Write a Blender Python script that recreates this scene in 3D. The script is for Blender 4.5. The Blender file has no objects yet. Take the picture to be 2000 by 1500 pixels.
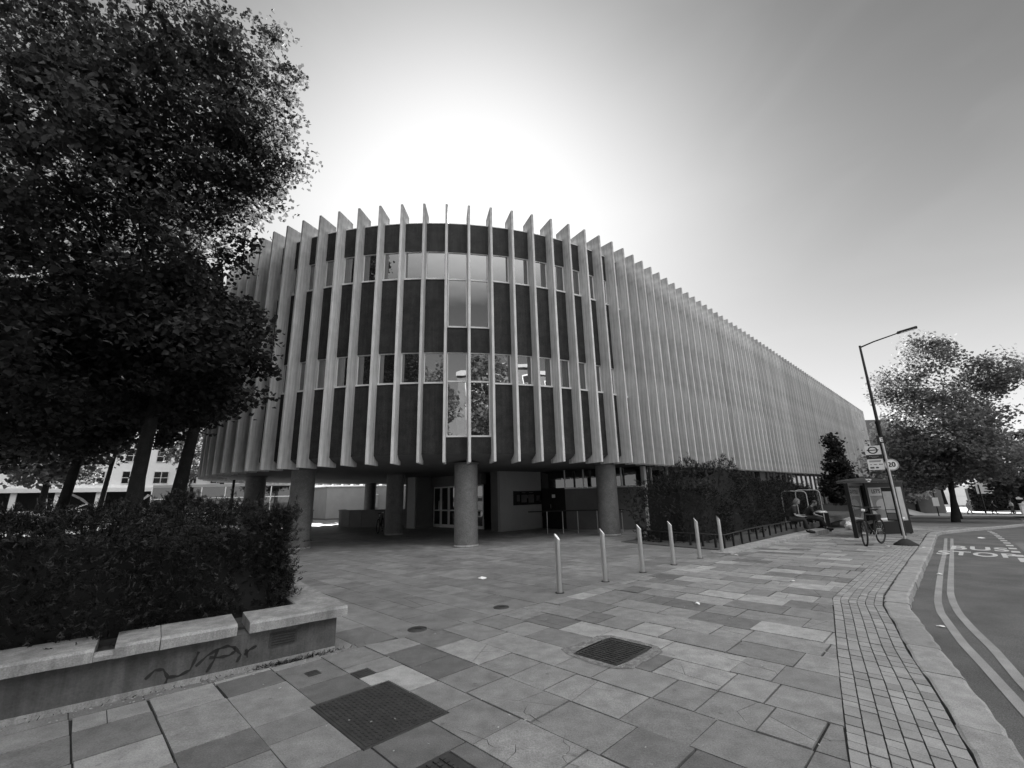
import bpy, bmesh, math, random
import numpy as np
from math import sin, cos, pi, radians, atan2, hypot, sqrt
from mathutils import Vector, Matrix

S = bpy.context.scene
COL = S.collection
R = random.Random(7)
NR = np.random.default_rng(11)

# ------------------------------------------------------------------ camera
cd = bpy.data.cameras.new('camera')
cam = bpy.data.objects.new('camera', cd)
COL.objects.link(cam)
cd.sensor_width = 36.0
cd.lens = 854.16 / 2000 * 36.0
cd.clip_start = 0.05
cd.clip_end = 2000
PITCH, ROLL = 0.2487, -0.0275
fw = Vector((0, cos(PITCH), sin(PITCH)))
up0 = Vector((0, -sin(PITCH), cos(PITCH)))
r0 = Vector((1, 0, 0))
rt = cos(ROLL) * r0 + sin(ROLL) * up0
up = -sin(ROLL) * r0 + cos(ROLL) * up0
M = Matrix(((rt.x, up.x, -fw.x), (rt.y, up.y, -fw.y), (rt.z, up.z, -fw.z)))
cam.matrix_world = Matrix.Translation((0, 0, 1.6)) @ M.to_4x4()
S.camera = cam

# ------------------------------------------------------------------ sky, sun, exposure
SUN_AZ, SUN_EL = radians(-5.6), radians(34.3)
w = bpy.data.worlds.new('World')
S.world = w
w.use_nodes = True
nt = w.node_tree
nt.nodes.clear()
N, Lk = nt.nodes.new, nt.links.new
out = N('ShaderNodeOutputWorld')
bg = N('ShaderNodeBackground')
sky = N('ShaderNodeTexSky')
sky.sky_type = 'NISHITA'
sky.sun_disc = False
sky.sun_elevation = SUN_EL
sky.sun_rotation = SUN_AZ
sky.air_density = 0.6
sky.dust_density = 0.6
sky.ozone_density = 6.0
sep = N('ShaderNodeSeparateColor')
Lk(sky.outputs[0], sep.inputs[0])
comb = N('ShaderNodeCombineColor')
# black and white film behind a red filter: the red channel of the sky goes to all three
for k in range(3):
    Lk(sep.outputs[0], comb.inputs[k])
Lk(comb.outputs[0], bg.inputs[0])
bg.inputs[1].default_value = 0.05
# summer haze low over the horizon, a broad glow round the sun and an invented bright bank behind the camera that lifts the shade
def wm(op, a, b_=None, c_=None, clamp=False):
    q = N('ShaderNodeMath'); q.operation = op; q.use_clamp = clamp
    for i_, v_ in enumerate((a, b_, c_)):
        if v_ is None: continue
        if isinstance(v_, (int, float)): q.inputs[i_].default_value = v_
        else: Lk(v_, q.inputs[i_])
    return q.outputs[0]
tcw = N('ShaderNodeTexCoord')
sxyz = N('ShaderNodeSeparateXYZ'); Lk(tcw.outputs['Generated'], sxyz.inputs[0])
svec = (sin(SUN_AZ) * cos(SUN_EL), cos(SUN_AZ) * cos(SUN_EL), sin(SUN_EL))
dt = N('ShaderNodeVectorMath'); dt.operation = 'DOT_PRODUCT'; dt.inputs[1].default_value = svec
Lk(tcw.outputs['Generated'], dt.inputs[0])
theta = wm('ARCCOSINE', wm('MINIMUM', dt.outputs['Value'], 0.99999))
elev = wm('MAXIMUM', wm('ARCSINE', sxyz.outputs[2]), 0.0)
haze_h = wm('MULTIPLY', wm('EXPONENT', wm('DIVIDE', elev, -0.20)), 0.30)
haze_h = wm('MULTIPLY', haze_h, wm('ADD', wm('MULTIPLY', wm('EXPONENT', wm('DIVIDE', theta, -0.6)), 2.2), 1.0))
glow = wm('MULTIPLY', wm('EXPONENT', wm('DIVIDE', theta, -0.15)), 0.6)
gl2 = wm('MULTIPLY', wm('EXPONENT', wm('MULTIPLY', wm('MULTIPLY', theta, theta), -5.67)), 0.25)
gl2 = wm('MULTIPLY', gl2, wm('EXPONENT', wm('MULTIPLY', wm('MAXIMUM', wm('SUBTRACT', elev, 0.6), 0.0), -4.0)))
glow = wm('ADD', glow, gl2)
back = wm('SMOOTH_MAX', wm('SUBTRACT', wm('MULTIPLY', sxyz.outputs[1], -1.0), -0.12), 0.0, 0.1)
back = wm('MULTIPLY', back, 1.45)
back = wm('MULTIPLY', back, wm('ADD', wm('MULTIPLY', sxyz.outputs[0], 1.0), 1.0))
rise = wm('MULTIPLY', wm('SUBTRACT', elev, 0.42), 1.7, clamp=True)
back = wm('MULTIPLY', back, rise)
# thin high cloud: faint wisps
mpw = N('ShaderNodeMapping'); mpw.inputs['Scale'].default_value = (3.0, 1.2, 5.0); mpw.inputs['Rotation'].default_value = (0.3, 0.5, 0.9)
Lk(tcw.outputs['Generated'], mpw.inputs[0])
nzw = N('ShaderNodeTexNoise'); nzw.inputs['Scale'].default_value = 1.3; nzw.inputs['Detail'].default_value = 4; nzw.inputs['Distortion'].default_value = 0.8
Lk(mpw.outputs[0], nzw.inputs['Vector'])
wisp = wm('MULTIPLY', wm('SUBTRACT', nzw.outputs[0], 0.48), 1.0, clamp=True)
tot = wm('ADD', wm('ADD', haze_h, glow), wm('MULTIPLY', wisp, 0.035))
# the glow saturates softly instead of ending in a hard rim
nis = wm('MULTIPLY', sep.outputs[0], 0.05)
tot = wm('SUBTRACT', 1.0, wm('EXPONENT', wm('MULTIPLY', wm('ADD', tot, nis), -4.2)))
tot = wm('SUBTRACT', wm('MULTIPLY', tot, 0.262), nis)
tot = wm('ADD', tot, back)
cmb2 = N('ShaderNodeCombineColor')
for k in range(3): Lk(tot, cmb2.inputs[k])
bg2 = N('ShaderNodeBackground'); Lk(cmb2.outputs[0], bg2.inputs[0]); bg2.inputs[1].default_value = 1.0
adds = N('ShaderNodeAddShader'); Lk(bg.outputs[0], adds.inputs[0]); Lk(bg2.outputs[0], adds.inputs[1])
Lk(adds.outputs[0], out.inputs[0])
sd = bpy.data.lights.new('sun', 'SUN')
sd.energy = 5.0
sd.angle = radians(0.53)
sun = bpy.data.objects.new('sun', sd)
COL.objects.link(sun)
sv = Vector((sin(SUN_AZ) * cos(SUN_EL), cos(SUN_AZ) * cos(SUN_EL), sin(SUN_EL)))
sun.rotation_euler = sv.to_track_quat('Z', 'Y').to_euler()
sun.location = sv * 60
vs = S.view_settings
vs.view_transform = 'Standard'
vs.look = 'None'
vs.exposure = 2.15
vs.gamma = 1.0
vs.use_curve_mapping = False
S.cycles.max_bounces = 8
S.cycles.diffuse_bounces = 4
S.cycles.transparent_max_bounces = 8

# ------------------------------------------------------------------ materials (all neutral grey: a black and white photograph)
def mat(name, base, rough=0.8, amt=0.25, scale=3.0, fine=0.15, fscale=60.0, bump=0.0, bscale=80.0,
        metal=0.0, spec=0.4, attr=None, per_obj=0.0, streak=0.0, sheen=False, stretch=None, grime=None, blot=0.0):
    m = bpy.data.materials.new(name)
    m.use_nodes = True
    t = m.node_tree
    n, l = t.nodes.new, t.links.new
    p = t.nodes['Principled BSDF']
    tc = n('ShaderNodeTexCoord')
    src = tc.outputs['Object']
    if stretch:
        mp = n('ShaderNodeMapping'); mp.inputs['Scale'].default_value = stretch
        l(src, mp.inputs[0]); src = mp.outputs[0]
    def noise(sc, det, lo, hi, s=None):
        q = n('ShaderNodeTexNoise'); q.inputs['Scale'].default_value = sc; q.inputs['Detail'].default_value = det
        q.inputs['Roughness'].default_value = 0.6
        l(s or src, q.inputs['Vector'])
        r = n('ShaderNodeMapRange'); r.inputs['From Min'].default_value = 0.3; r.inputs['From Max'].default_value = 0.7
        r.inputs['To Min'].default_value = lo; r.inputs['To Max'].default_value = hi
        l(q.outputs[0], r.inputs[0])
        return r.outputs[0]
    def mul(a, b):
        q = n('ShaderNodeMath'); q.operation = 'MULTIPLY'
        if isinstance(a, float): q.inputs[0].default_value = a
        else: l(a, q.inputs[0])
        if isinstance(b, float): q.inputs[1].default_value = b
        else: l(b, q.inputs[1])
        return q.outputs[0]
    v = mul(float(base), noise(scale, 5, 1 - amt, 1 + amt))
    if fine: v = mul(v, noise(fscale, 3, 1 - fine, 1 + fine))
    if attr:
        a = n('ShaderNodeAttribute'); a.attribute_name = attr
        v = mul(v, a.outputs['Fac'])
    if per_obj:
        oi = n('ShaderNodeObjectInfo')
        r = n('ShaderNodeMapRange'); r.inputs['To Min'].default_value = 1 - per_obj; r.inputs['To Max'].default_value = 1 + per_obj
        l(oi.outputs['Random'], r.inputs[0]); v = mul(v, r.outputs[0])
    if streak:
        mp = n('ShaderNodeMapping'); mp.inputs['Scale'].default_value = (9, 9, 0.45)
        l(tc.outputs['Object'], mp.inputs[0])
        v = mul(v, noise(1.6, 4, 1 - streak, 1 + streak * 0.4, mp.outputs[0]))
    if grime:
        sx_ = n('ShaderNodeSeparateXYZ'); l(tc.outputs['Object'], sx_.inputs[0])
        q = n('ShaderNodeTexNoise'); q.inputs['Scale'].default_value = 3.0; q.inputs['Detail'].default_value = 4; l(tc.outputs['Object'], q.inputs['Vector'])
        ad = n('ShaderNodeMath'); ad.operation = 'MULTIPLY_ADD'; ad.inputs[1].default_value = 2.4; l(q.outputs[0], ad.inputs[0]); l(sx_.outputs[2], ad.inputs[2])
        r = n('ShaderNodeMapRange'); r.inputs['From Min'].default_value = grime[0] + 1.2; r.inputs['From Max'].default_value = grime[1] + 1.2; r.inputs['To Min'].default_value = 1.0; r.inputs['To Max'].default_value = 1 - grime[2]
        l(ad.outputs[0], r.inputs[0]); v = mul(v, r.outputs[0])
    if blot:
        v = mul(v, noise(0.55, 3, 1 - blot, 1 + blot * .7))
        q = n('ShaderNodeTexVoronoi'); q.inputs['Scale'].default_value = 3.4; q.inputs['Randomness'].default_value = 1.0; l(src, q.inputs['Vector'])
        r = n('ShaderNodeMapRange'); r.inputs['From Min'].default_value = .035; r.inputs['From Max'].default_value = .075; r.inputs['To Min'].default_value = .62; r.inputs['To Max'].default_value = 1.0
        l(q.outputs['Distance'], r.inputs[0]); v = mul(v, r.outputs[0])
    c = n('ShaderNodeCombineColor')
    for k in range(3): l(v, c.inputs[k])
    l(c.outputs[0], p.inputs['Base Color'])
    p.inputs['Roughness'].default_value = rough
    p.inputs['Metallic'].default_value = metal
    p.inputs['Specular IOR Level'].default_value = spec
    if bump:
        q = n('ShaderNodeTexNoise'); q.inputs['Scale'].default_value = bscale; q.inputs['Detail'].default_value = 5
        l(src, q.inputs['Vector'])
        b = n('ShaderNodeBump'); b.inputs['Strength'].default_value = 1.0; b.inputs['Distance'].default_value = bump
        l(q.outputs[0], b.inputs['Height']); l(b.outputs[0], p.inputs['Normal'])
    return m

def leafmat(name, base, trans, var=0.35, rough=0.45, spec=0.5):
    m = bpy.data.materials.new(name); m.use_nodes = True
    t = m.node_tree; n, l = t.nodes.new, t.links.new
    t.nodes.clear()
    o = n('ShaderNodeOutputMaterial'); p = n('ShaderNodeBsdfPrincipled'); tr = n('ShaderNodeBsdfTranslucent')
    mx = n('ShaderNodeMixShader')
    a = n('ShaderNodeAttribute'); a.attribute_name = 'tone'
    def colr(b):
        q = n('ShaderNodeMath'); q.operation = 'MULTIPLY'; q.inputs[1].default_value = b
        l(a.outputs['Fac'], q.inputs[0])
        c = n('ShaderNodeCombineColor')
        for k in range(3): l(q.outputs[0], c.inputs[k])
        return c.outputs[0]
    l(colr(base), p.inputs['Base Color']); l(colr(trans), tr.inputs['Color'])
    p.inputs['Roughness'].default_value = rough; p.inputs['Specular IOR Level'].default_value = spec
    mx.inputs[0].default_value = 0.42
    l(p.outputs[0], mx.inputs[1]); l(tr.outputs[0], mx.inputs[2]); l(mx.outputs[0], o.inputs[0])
    return m

def glassmat(name, refl=0.5, dark=0.02, wav=0.0, wscale=1.2):
    m = bpy.data.materials.new(name); m.use_nodes = True
    t = m.node_tree; n, l = t.nodes.new, t.links.new
    t.nodes.clear()
    o = n('ShaderNodeOutputMaterial'); g = n('ShaderNodeBsdfGlossy'); d = n('ShaderNodeBsdfDiffuse'); mx = n('ShaderNodeMixShader')
    g.inputs['Roughness'].default_value = 0.01; g.inputs['Color'].default_value = (0.9, 0.9, 0.9, 1)
    d.inputs['Color'].default_value = (dark, dark, dark, 1)
    fr = n('ShaderNodeFresnel'); fr.inputs['IOR'].default_value = 1.5
    ad = n('ShaderNodeMath'); ad.operation = 'ADD'; ad.inputs[1].default_value = refl; ad.use_clamp = True
    l(fr.outputs[0], ad.inputs[0]); l(ad.outputs[0], mx.inputs[0])
    l(d.outputs[0], mx.inputs[1]); l(g.outputs[0], mx.inputs[2]); l(mx.outputs[0], o.inputs[0])
    if wav:
        tc = n('ShaderNodeTexCoord'); q = n('ShaderNodeTexNoise'); q.inputs['Scale'].default_value = wscale; q.inputs['Detail'].default_value = 1
        l(tc.outputs['Object'], q.inputs['Vector'])
        b = n('ShaderNodeBump'); b.inputs['Strength'].default_value = 1; b.inputs['Distance'].default_value = wav
        l(q.outputs[0], b.inputs['Height']); l(b.outputs[0], g.inputs['Normal'])
    return m

def clearglass(name):
    m = bpy.data.materials.new(name); m.use_nodes = True
    t = m.node_tree; n, l = t.nodes.new, t.links.new
    t.nodes.clear()
    o = n('ShaderNodeOutputMaterial'); g = n('ShaderNodeBsdfGlossy'); d = n('ShaderNodeBsdfTransparent'); mx = n('ShaderNodeMixShader')
    g.inputs['Roughness'].default_value = 0.03; d.inputs['Color'].default_value = (0.75, 0.75, 0.75, 1)
    fr = n('ShaderNodeFresnel'); fr.inputs['IOR'].default_value = 1.5
    ad = n('ShaderNodeMath'); ad.operation = 'ADD'; ad.inputs[1].default_value = 0.12
    l(fr.outputs[0], ad.inputs[0]); l(ad.outputs[0], mx.inputs[0])
    l(d.outputs[0], mx.inputs[1]); l(g.outputs[0], mx.inputs[2]); l(mx.outputs[0], o.inputs[0])
    return m

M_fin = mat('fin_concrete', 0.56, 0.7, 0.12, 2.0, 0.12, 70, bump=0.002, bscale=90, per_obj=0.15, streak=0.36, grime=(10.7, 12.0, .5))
M_fin_edge_lit = mat('fin_edge_lit', 0.88, 0.6, 0.06, 3.0, 0.10, 70)  # same concrete as the fins, lightened with the sky light on front faces
M_panel = mat('dark_terrazzo', 0.032, 0.5, 0.35, 3.2, 0.40, 40, bump=0.0015, bscale=60, per_obj=0.0, streak=.3, spec=.15)
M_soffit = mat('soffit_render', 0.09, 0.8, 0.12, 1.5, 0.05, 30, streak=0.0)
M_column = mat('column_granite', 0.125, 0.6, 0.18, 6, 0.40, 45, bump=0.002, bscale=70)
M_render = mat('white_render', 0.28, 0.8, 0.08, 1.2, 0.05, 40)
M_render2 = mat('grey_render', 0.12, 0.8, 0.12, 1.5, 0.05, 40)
M_frame = mat('pale_metal_frame', 0.62, 0.4, 0.05, 4, 0.0)
M_glass = glassmat('window_glass', 0.29, 0.02, 0.0015, 1.6)
M_glass_dark = glassmat('dark_glass', 0.10, 0.012, 0.0)
M_clear = clearglass('shelter_glass')
M_black = mat('black_paint', 0.010, 0.45, 0.1, 5, 0.0, spec=0.25)
M_dark = mat('dark_paint', 0.025, 0.5, 0.1, 5, 0.0, spec=.25)
M_steel = mat('brushed_steel', 0.62, 0.28, 0.06, 20, 0.05, 200, metal=1.0)
M_galv = mat('galvanised_steel', 0.45, 0.45, 0.15, 12, 0.05, 90, metal=0.6)
M_slab = mat('york_stone_slab', 0.25, 0.52, 0.24, 6.5, 0.30, 95, bump=0.0025, bscale=130, attr='tone', blot=.16)
M_plaza = mat('plaza_slab', 0.20, 0.55, 0.26, 3.6, 0.35, 80, bump=0.0025, bscale=110, attr='tone', blot=.16)
M_joint = mat('joint_dirt', 0.022, 0.95, 0.4, 12, 0.2, 90)
M_sett = mat('granite_sett', 0.28, 0.8, 0.15, 5, 0.2, 120, bump=0.002, bscale=150, attr='tone')
M_kerb = mat('granite_kerb', 0.28, 0.75, 0.22, 7, 0.35, 150, bump=0.004, bscale=70, attr='tone')
M_asphalt = mat('asphalt', 0.11, 0.75, 0.22, 1.1, 0.55, 110, bump=0.005, bscale=180, blot=.2)
M_mark = mat('road_paint_white', 0.5, 0.7, 0.15, 8, 0.25, 140)
M_yellow = mat('road_paint_line', 0.28, 0.75, 0.22, 2.5, 0.3, 140)
M_ground = mat('earth', 0.06, 0.95, 0.3, 0.6, 0.3, 20)
M_grass = mat('lawn_grass', 0.09, 0.9, 0.35, 1.5, 0.4, 40, bump=0.02, bscale=30)
M_iron = mat('cast_iron', 0.05, 0.55, 0.3, 8, 0.3, 100, metal=0.2, bump=0.001)
M_coping = mat('weathered_coping', 0.30, 0.8, 0.28, 3.0, 0.25, 90, bump=0.003, bscale=80, streak=0.3)
M_wallr = mat('stained_render', 0.105, 0.85, 0.45, 2.2, 0.15, 70, bump=0.003, bscale=60, streak=0.35)
M_spray = mat('spray_paint', 0.018, 0.7, 0.1, 5, 0)
M_bark = mat('bark', 0.014, 0.9, 0.4, 5, 0.3, 40, bump=0.02, bscale=25)
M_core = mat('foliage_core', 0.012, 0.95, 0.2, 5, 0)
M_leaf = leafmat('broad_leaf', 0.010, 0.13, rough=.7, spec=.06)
M_leaf_sunlit = leafmat('sunlit_leaf', 0.34, 0.75, rough=.6, spec=.2)  # leaf colour raised to carry the sunlit look of far crowns
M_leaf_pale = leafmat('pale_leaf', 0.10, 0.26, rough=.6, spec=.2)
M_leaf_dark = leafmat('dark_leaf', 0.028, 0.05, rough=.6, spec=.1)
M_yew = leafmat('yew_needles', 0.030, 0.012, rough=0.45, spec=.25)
M_white = mat('white_paint', 0.75, 0.5, 0.04, 4, 0)
M_paper = mat('paper', 0.8, 0.8, 0.05, 20, 0)
M_brick = mat('brickwork', 0.13, 0.85, 0.15, 1.2, 0.3, 18)
M_skin = mat('skin', 0.27, 0.5, 0.05, 20, 0)
M_hair = mat('fair_hair', 0.11, 0.6, 0.2, 60, 0)
M_hair_dark = mat('dark_hair', 0.03, 0.6, 0.2, 60, 0)
M_cloth = mat('black_cloth', 0.02, 0.9, 0.2, 20, 0)
M_cloth2 = mat('grey_cloth', 0.10, 0.9, 0.2, 20, 0)
M_cloth3 = mat('white_cloth', 0.6, 0.9, 0.1, 20, 0)
M_rubber = mat('rubber', 0.02, 0.8, 0.1, 20, 0)
M_poster = mat('poster_grey', 0.34, 0.5, 0.15, 4, 0)
M_poster_d = mat('poster_dark', 0.07, 0.5, 0.2, 4, 0)
M_ink = mat('black_ink', 0.02, 0.5, 0.0, 4, 0)
M_tan = mat('road_concrete', 0.30, 0.9, 0.1, 0.5, 0.1, 30)

# ------------------------------------------------------------------ mesh helpers
class MB:
    def __init__(s): s.v = []; s.f = []; s.m = []; s.sm = []; s.tone = []
    def add(s, vs, fs, mi=0, smooth=False, tone=1.0):
        b = len(s.v); s.v += [tuple(p) for p in vs]; s.tone += [tone] * len(vs)
        for f in fs: s.f.append([b + i for i in f]); s.m.append(mi); s.sm.append(smooth)
        return s
    def box(s, c, d, rz=0.0, mi=0, tone=1.0, mtx=None):
        x, y, z = d[0] / 2, d[1] / 2, d[2] / 2
        ca, sa = cos(rz), sin(rz)
        P = []
        for sx, sy, sz in ((-1, -1, -1), (1, -1, -1), (1, 1, -1), (-1, 1, -1), (-1, -1, 1), (1, -1, 1), (1, 1, 1), (-1, 1, 1)):
            px, py = sx * x, sy * y
            P.append((c[0] + px * ca - py * sa, c[1] + px * sa + py * ca, c[2] + sz * z))
        return s.add(P, [(3, 2, 1, 0), (4, 5, 6, 7), (0, 1, 5, 4), (1, 2, 6, 5), (2, 3, 7, 6), (3, 0, 4, 7)], mi, False, tone)
    def prism(s, poly, z0, z1, mi=0, tone=1.0, zf=None):
        n = len(poly)
        # counter clockwise
        A = sum(poly[i][0] * poly[(i + 1) % n][1] - poly[(i + 1) % n][0] * poly[i][1] for i in range(n))
        if A < 0: poly = poly[::-1]
        zf = zf or (lambda x, y: 0.0)
        P = [(p[0], p[1], z0 + zf(*p)) for p in poly] + [(p[0], p[1], z1 + zf(*p)) for p in poly]
        F = [list(range(n))[::-1], list(range(n, 2 * n))] + [(i, (i + 1) % n, n + (i + 1) % n, n + i) for i in range(n)]
        return s.add(P, F, mi, False, tone)
    def wall(s, a, b, z0, z1, th=0.1, mi=0, side=0.0):
        d = Vector((b[0] - a[0], b[1] - a[1])); L = d.length; d /= L; nn = Vector((-d.y, d.x))
        c = (Vector(a) + Vector(b)) / 2 + nn * side
        return s.box((c.x, c.y, (z0 + z1) / 2), (L, th, z1 - z0), atan2(d.y, d.x), mi)
    def tube(s, pts, r, n=8, mi=0, caps=True, smooth=True):
        pts = [Vector(p) for p in pts]; rr = r if isinstance(r, (list, tuple)) else [r] * len(pts)
        V = []; F = []; prev = None
        for i, p in enumerate(pts):
            t = (pts[min(i + 1, len(pts) - 1)] - pts[max(i - 1, 0)]).normalized()
            if prev is None:
                a = Vector((0, 0, 1)) if abs(t.z) < 0.9 else Vector((1, 0, 0))
                u_ = t.cross(a).normalized()
            else:
                u_ = (prev - t * prev.dot(t)).normalized()
            prev = u_; v_ = t.cross(u_)
            for k in range(n):
                a = 2 * pi * k / n; V.append(p + (u_ * cos(a) + v_ * sin(a)) * rr[i])
        for i in range(len(pts) - 1):
            for k in range(n): F.append((i * n + k, i * n + (k + 1) % n, (i + 1) * n + (k + 1) % n, (i + 1) * n + k))
        s.add(V, F, mi, smooth)
        if caps:
            m_ = (len(pts) - 1) * n
            s.add(V[:n], [list(range(n))[::-1]], mi); s.add(V[m_:], [list(range(n))], mi)
        return s
    def lathe(s, prof, c=(0, 0, 0), n=24, mi=0, smooth=True):
        V = []; F = []
        for (r, z) in prof:
            for k in range(n): V.append((c[0] + r * cos(2 * pi * k / n), c[1] + r * sin(2 * pi * k / n), c[2] + z))
        for i in range(len(prof) - 1):
            for k in range(n): F.append((i * n + k, i * n + (k + 1) % n, (i + 1) * n + (k + 1) % n, (i + 1) * n + k))
        return s.add(V, F, mi, smooth)
    def torus(s, c, ax, R_, r, n=32, k=8, mi=0, arc=2 * pi, start=0.0):
        ax = Vector(ax).normalized(); a = Vector((0, 0, 1)) if abs(ax.z) < 0.9 else Vector((1, 0, 0))
        u_ = ax.cross(a).normalized(); v_ = ax.cross(u_); c = Vector(c); V = []; F = []
        for i in range(n):
            t = 2 * pi * i / n; d = u_ * cos(t) + v_ * sin(t)
            for j in range(k):
                q = 2 * pi * j / k; V.append(c + d * (R_ + r * cos(q)) + ax * (r * sin(q)))
        for i in range(n):
            for j in range(k): F.append((i * k + j, i * k + (j + 1) % k, ((i + 1) % n) * k + (j + 1) % k, ((i + 1) % n) * k + j))
        return s.add(V, F, mi, True)
    def build(s, name, mats, parent=None, origin=(0, 0, 0), bevel=0.0):
        if not isinstance(mats, (list, tuple)): mats = [mats]
        me = bpy.data.meshes.new(name)
        o_ = origin
        me.from_pydata([(p[0] - o_[0], p[1] - o_[1], p[2] - o_[2]) for p in s.v], [], s.f)
        for m_ in mats: me.materials.append(m_)
        me.polygons.foreach_set('material_index', s.m)
        me.polygons.foreach_set('use_smooth', s.sm)
        if any(t != 1.0 for t in s.tone):
            a = me.attributes.new('tone', 'FLOAT', 'POINT'); a.data.foreach_set('value', s.tone)
        elif any(m_ in (M_slab, M_plaza, M_sett, M_kerb) for m_ in mats):
            a = me.attributes.new('tone', 'FLOAT', 'POINT'); a.data.foreach_set('value', [1.0] * len(s.v))
        me.update()
        if bevel:
            bm = bmesh.new(); bm.from_mesh(me)
            bmesh.ops.bevel(bm, geom=[e for e in bm.edges if len(e.link_faces) == 2 and e.calc_face_angle(0) > 0.6], offset=bevel, segments=1, affect='EDGES', clamp_overlap=True)
            bm.to_mesh(me); bm.free()
        ob = bpy.data.objects.new(name, me); COL.objects.link(ob)
        if parent is not None: ob.parent = parent
        else: ob.location = o_
        return ob

def tag(o, label=None, cat=None, group=None, kind=None):
    if label: o['label'] = label
    if cat: o['category'] = cat
    if group: o['group'] = group
    if kind: o['kind'] = kind
    return o
def thing(name, loc, label, cat, group=None, rz=0.0):
    o = bpy.data.objects.new(name, None); COL.objects.link(o)
    o.location = loc; o.rotation_euler = (0, 0, rz); o.empty_display_size = 0.2
    return tag(o, label, cat, group)
def children(o, pool):
    return [c for c in pool if c.parent == o]
def copy_tree(o, parent=None):
    c = o.copy(); COL.objects.link(c); c.parent = parent
    for ch in list(o.children): copy_tree(ch, c)
    return c
def text_mesh(name, txt, size, m, mtx, parent=None, align='CENTER', ext=0.001, sx=1.0, space=1.0, bold=0.0):
    cu = bpy.data.curves.new(name, 'FONT'); cu.body = txt; cu.size = size; cu.align_x = align; cu.align_y = 'CENTER'
    cu.extrude = ext; cu.space_character = space; cu.offset = bold; cu.space_line = 0.9
    tmp = bpy.data.objects.new(name, cu); COL.objects.link(tmp)
    dg = bpy.context.evaluated_depsgraph_get()
    me = bpy.data.meshes.new_from_object(tmp.evaluated_get(dg))
    bpy.data.objects.remove(tmp); me.transform(Matrix.Diagonal((sx, 1, 1, 1))); me.transform(mtx)
    me.materials.clear(); me.materials.append(m)
    ob = bpy.data.objects.new(name, me); COL.objects.link(ob); ob.parent = parent
    return ob
def frame_mtx(o, xdir, zdir):
    x = Vector(xdir).normalized(); z = Vector(zdir).normalized(); y = z.cross(x).normalized(); x = y.cross(z)
    return Matrix(((x.x, y.x, z.x, o[0]), (x.y, y.y, z.y, o[1]), (x.z, y.z, z.z, o[2]), (0, 0, 0, 1)))

# ------------------------------------------------------------------ terrain and street frame
def ss(a, b, x):
    t = min(1.0, max(0.0, (x - a) / (b - a))); return t * t * (3 - 2 * t)
def terr(x, y):
    s_ = (x + y) * .70710678; u_ = (x - y) * .70710678
    w_ = ss(-9.5, -6., u_)
    a = min(max(s_ - 11, 0), 90)
    a2 = a * a / 8 if a < 4 else a - 2
    z = -(.035 * min(a2, 19) + .033 * max(0, a2 - 19)) * w_
    d = max(0, -x - 18)
    return z + 1.35 * ss(0, 26, d) * ss(5, 14, y)
def xy(s_, u_): return ((s_ + u_) * .70710678, (s_ - u_) * .70710678)
def interp(tab):
    xs = [t[0] for t in tab]; ys = [t[1] for t in tab]
    return lambda q: float(np.interp(q, xs, ys))
UO = interp([(-30, 2.4), (-12, 2.2), (-4, 1.55), (0, .80), (3, .19), (4.35, -.07), (5.1, -.21), (6.23, -.45), (7.12, -.62), (8.26, -.84), (9.0, -.91), (11.96, -.93), (16.3, -1.0), (26.5, -1.3), (28, -1.28), (29.2, -1.15), (32.1, -.6), (34.8, .08), (40, 1.4), (46, 2.6), (60, 3.0), (120, 3.0)])
UI = interp([(-30, 2.1), (-12, 1.9), (-4, 1.25), (0, .5), (3, -.08), (4.04, -.28), (5.13, -.49), (6.16, -.73), (7.19, -.92), (8.2, -1.13), (9.0, -1.2), (12.6, -1.22), (16.8, -1.31), (26.5, -1.6), (28, -1.58), (29.2, -1.45), (32.1, -.9), (34.8, -.22), (40, 1.1), (46, 2.3), (60, 2.7), (120, 2.7)])
UB = interp([(-30, 1.6), (-12, 1.4), (-4, .75), (0, 0.0), (3, -.66), (3.51, -.8), (4.88, -1.07), (5.82, -1.25), (7.59, -1.58), (8.3, -1.72), (9.3, -1.73), (14.55, -1.72), (20, -1.78)])
UP = interp([(-10, -5.6), (2.3, -5.2), (3.7, -4.9), (5, -4.93), (8.3, -4.72), (12.2, -4.62), (30, -4.6)])   # plaza edge

def sheet(name, m, ss_, u0, u1, nu, dz, kind='structure'):
    b = MB(); V = []; F = []
    for s_ in ss_:
        a, c = u0(s_), u1(s_)
        for k in range(nu + 1):
            x, y = xy(s_, a + (c - a) * k / nu); V.append((x, y, terr(x, y) + dz))
    n = nu + 1
    for i in range(len(ss_) - 1):
        for k in range(nu): F.append((i * n + k, (i + 1) * n + k, (i + 1) * n + k + 1, i * n + k + 1)[::-1])
    b.add(V, F, 0, True)
    return tag(b.build(name, m), kind=kind)

# big ground sheet to the horizon
def big_ground():
    b = MB(); V = []; F = []
    xs = list(np.concatenate([np.linspace(-900, -120, 8), np.linspace(-100, 160, 66), np.linspace(180, 900, 8)]))
    ys = list(np.concatenate([np.linspace(-900, -80, 8), np.linspace(-60, 160, 56), np.linspace(180, 900, 8)]))
    for y in ys:
        for x in xs: V.append((x, y, terr(x, y) - 0.28))
    n = len(xs)
    for j in range(len(ys) - 1):
        for i in range(n - 1): F.append((j * n + i, j * n + i + 1, (j + 1) * n + i + 1, (j + 1) * n + i))
    b.add(V, F, 0, True)
    return tag(b.build('ground', M_ground), kind='structure')
big_ground()
sr = list(np.arange(-30, 50, 0.5)) + list(np.arange(50, 121, 2.0))
sheet('road', M_asphalt, sr, lambda q: UO(q) - .04, lambda q: UO(q) + 13.0, 14, -.12)
sheet('far_pavement', M_tan, sr, lambda q: UO(q) + 13.0, lambda q: UO(q) + 40.0, 14, .0)
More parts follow.
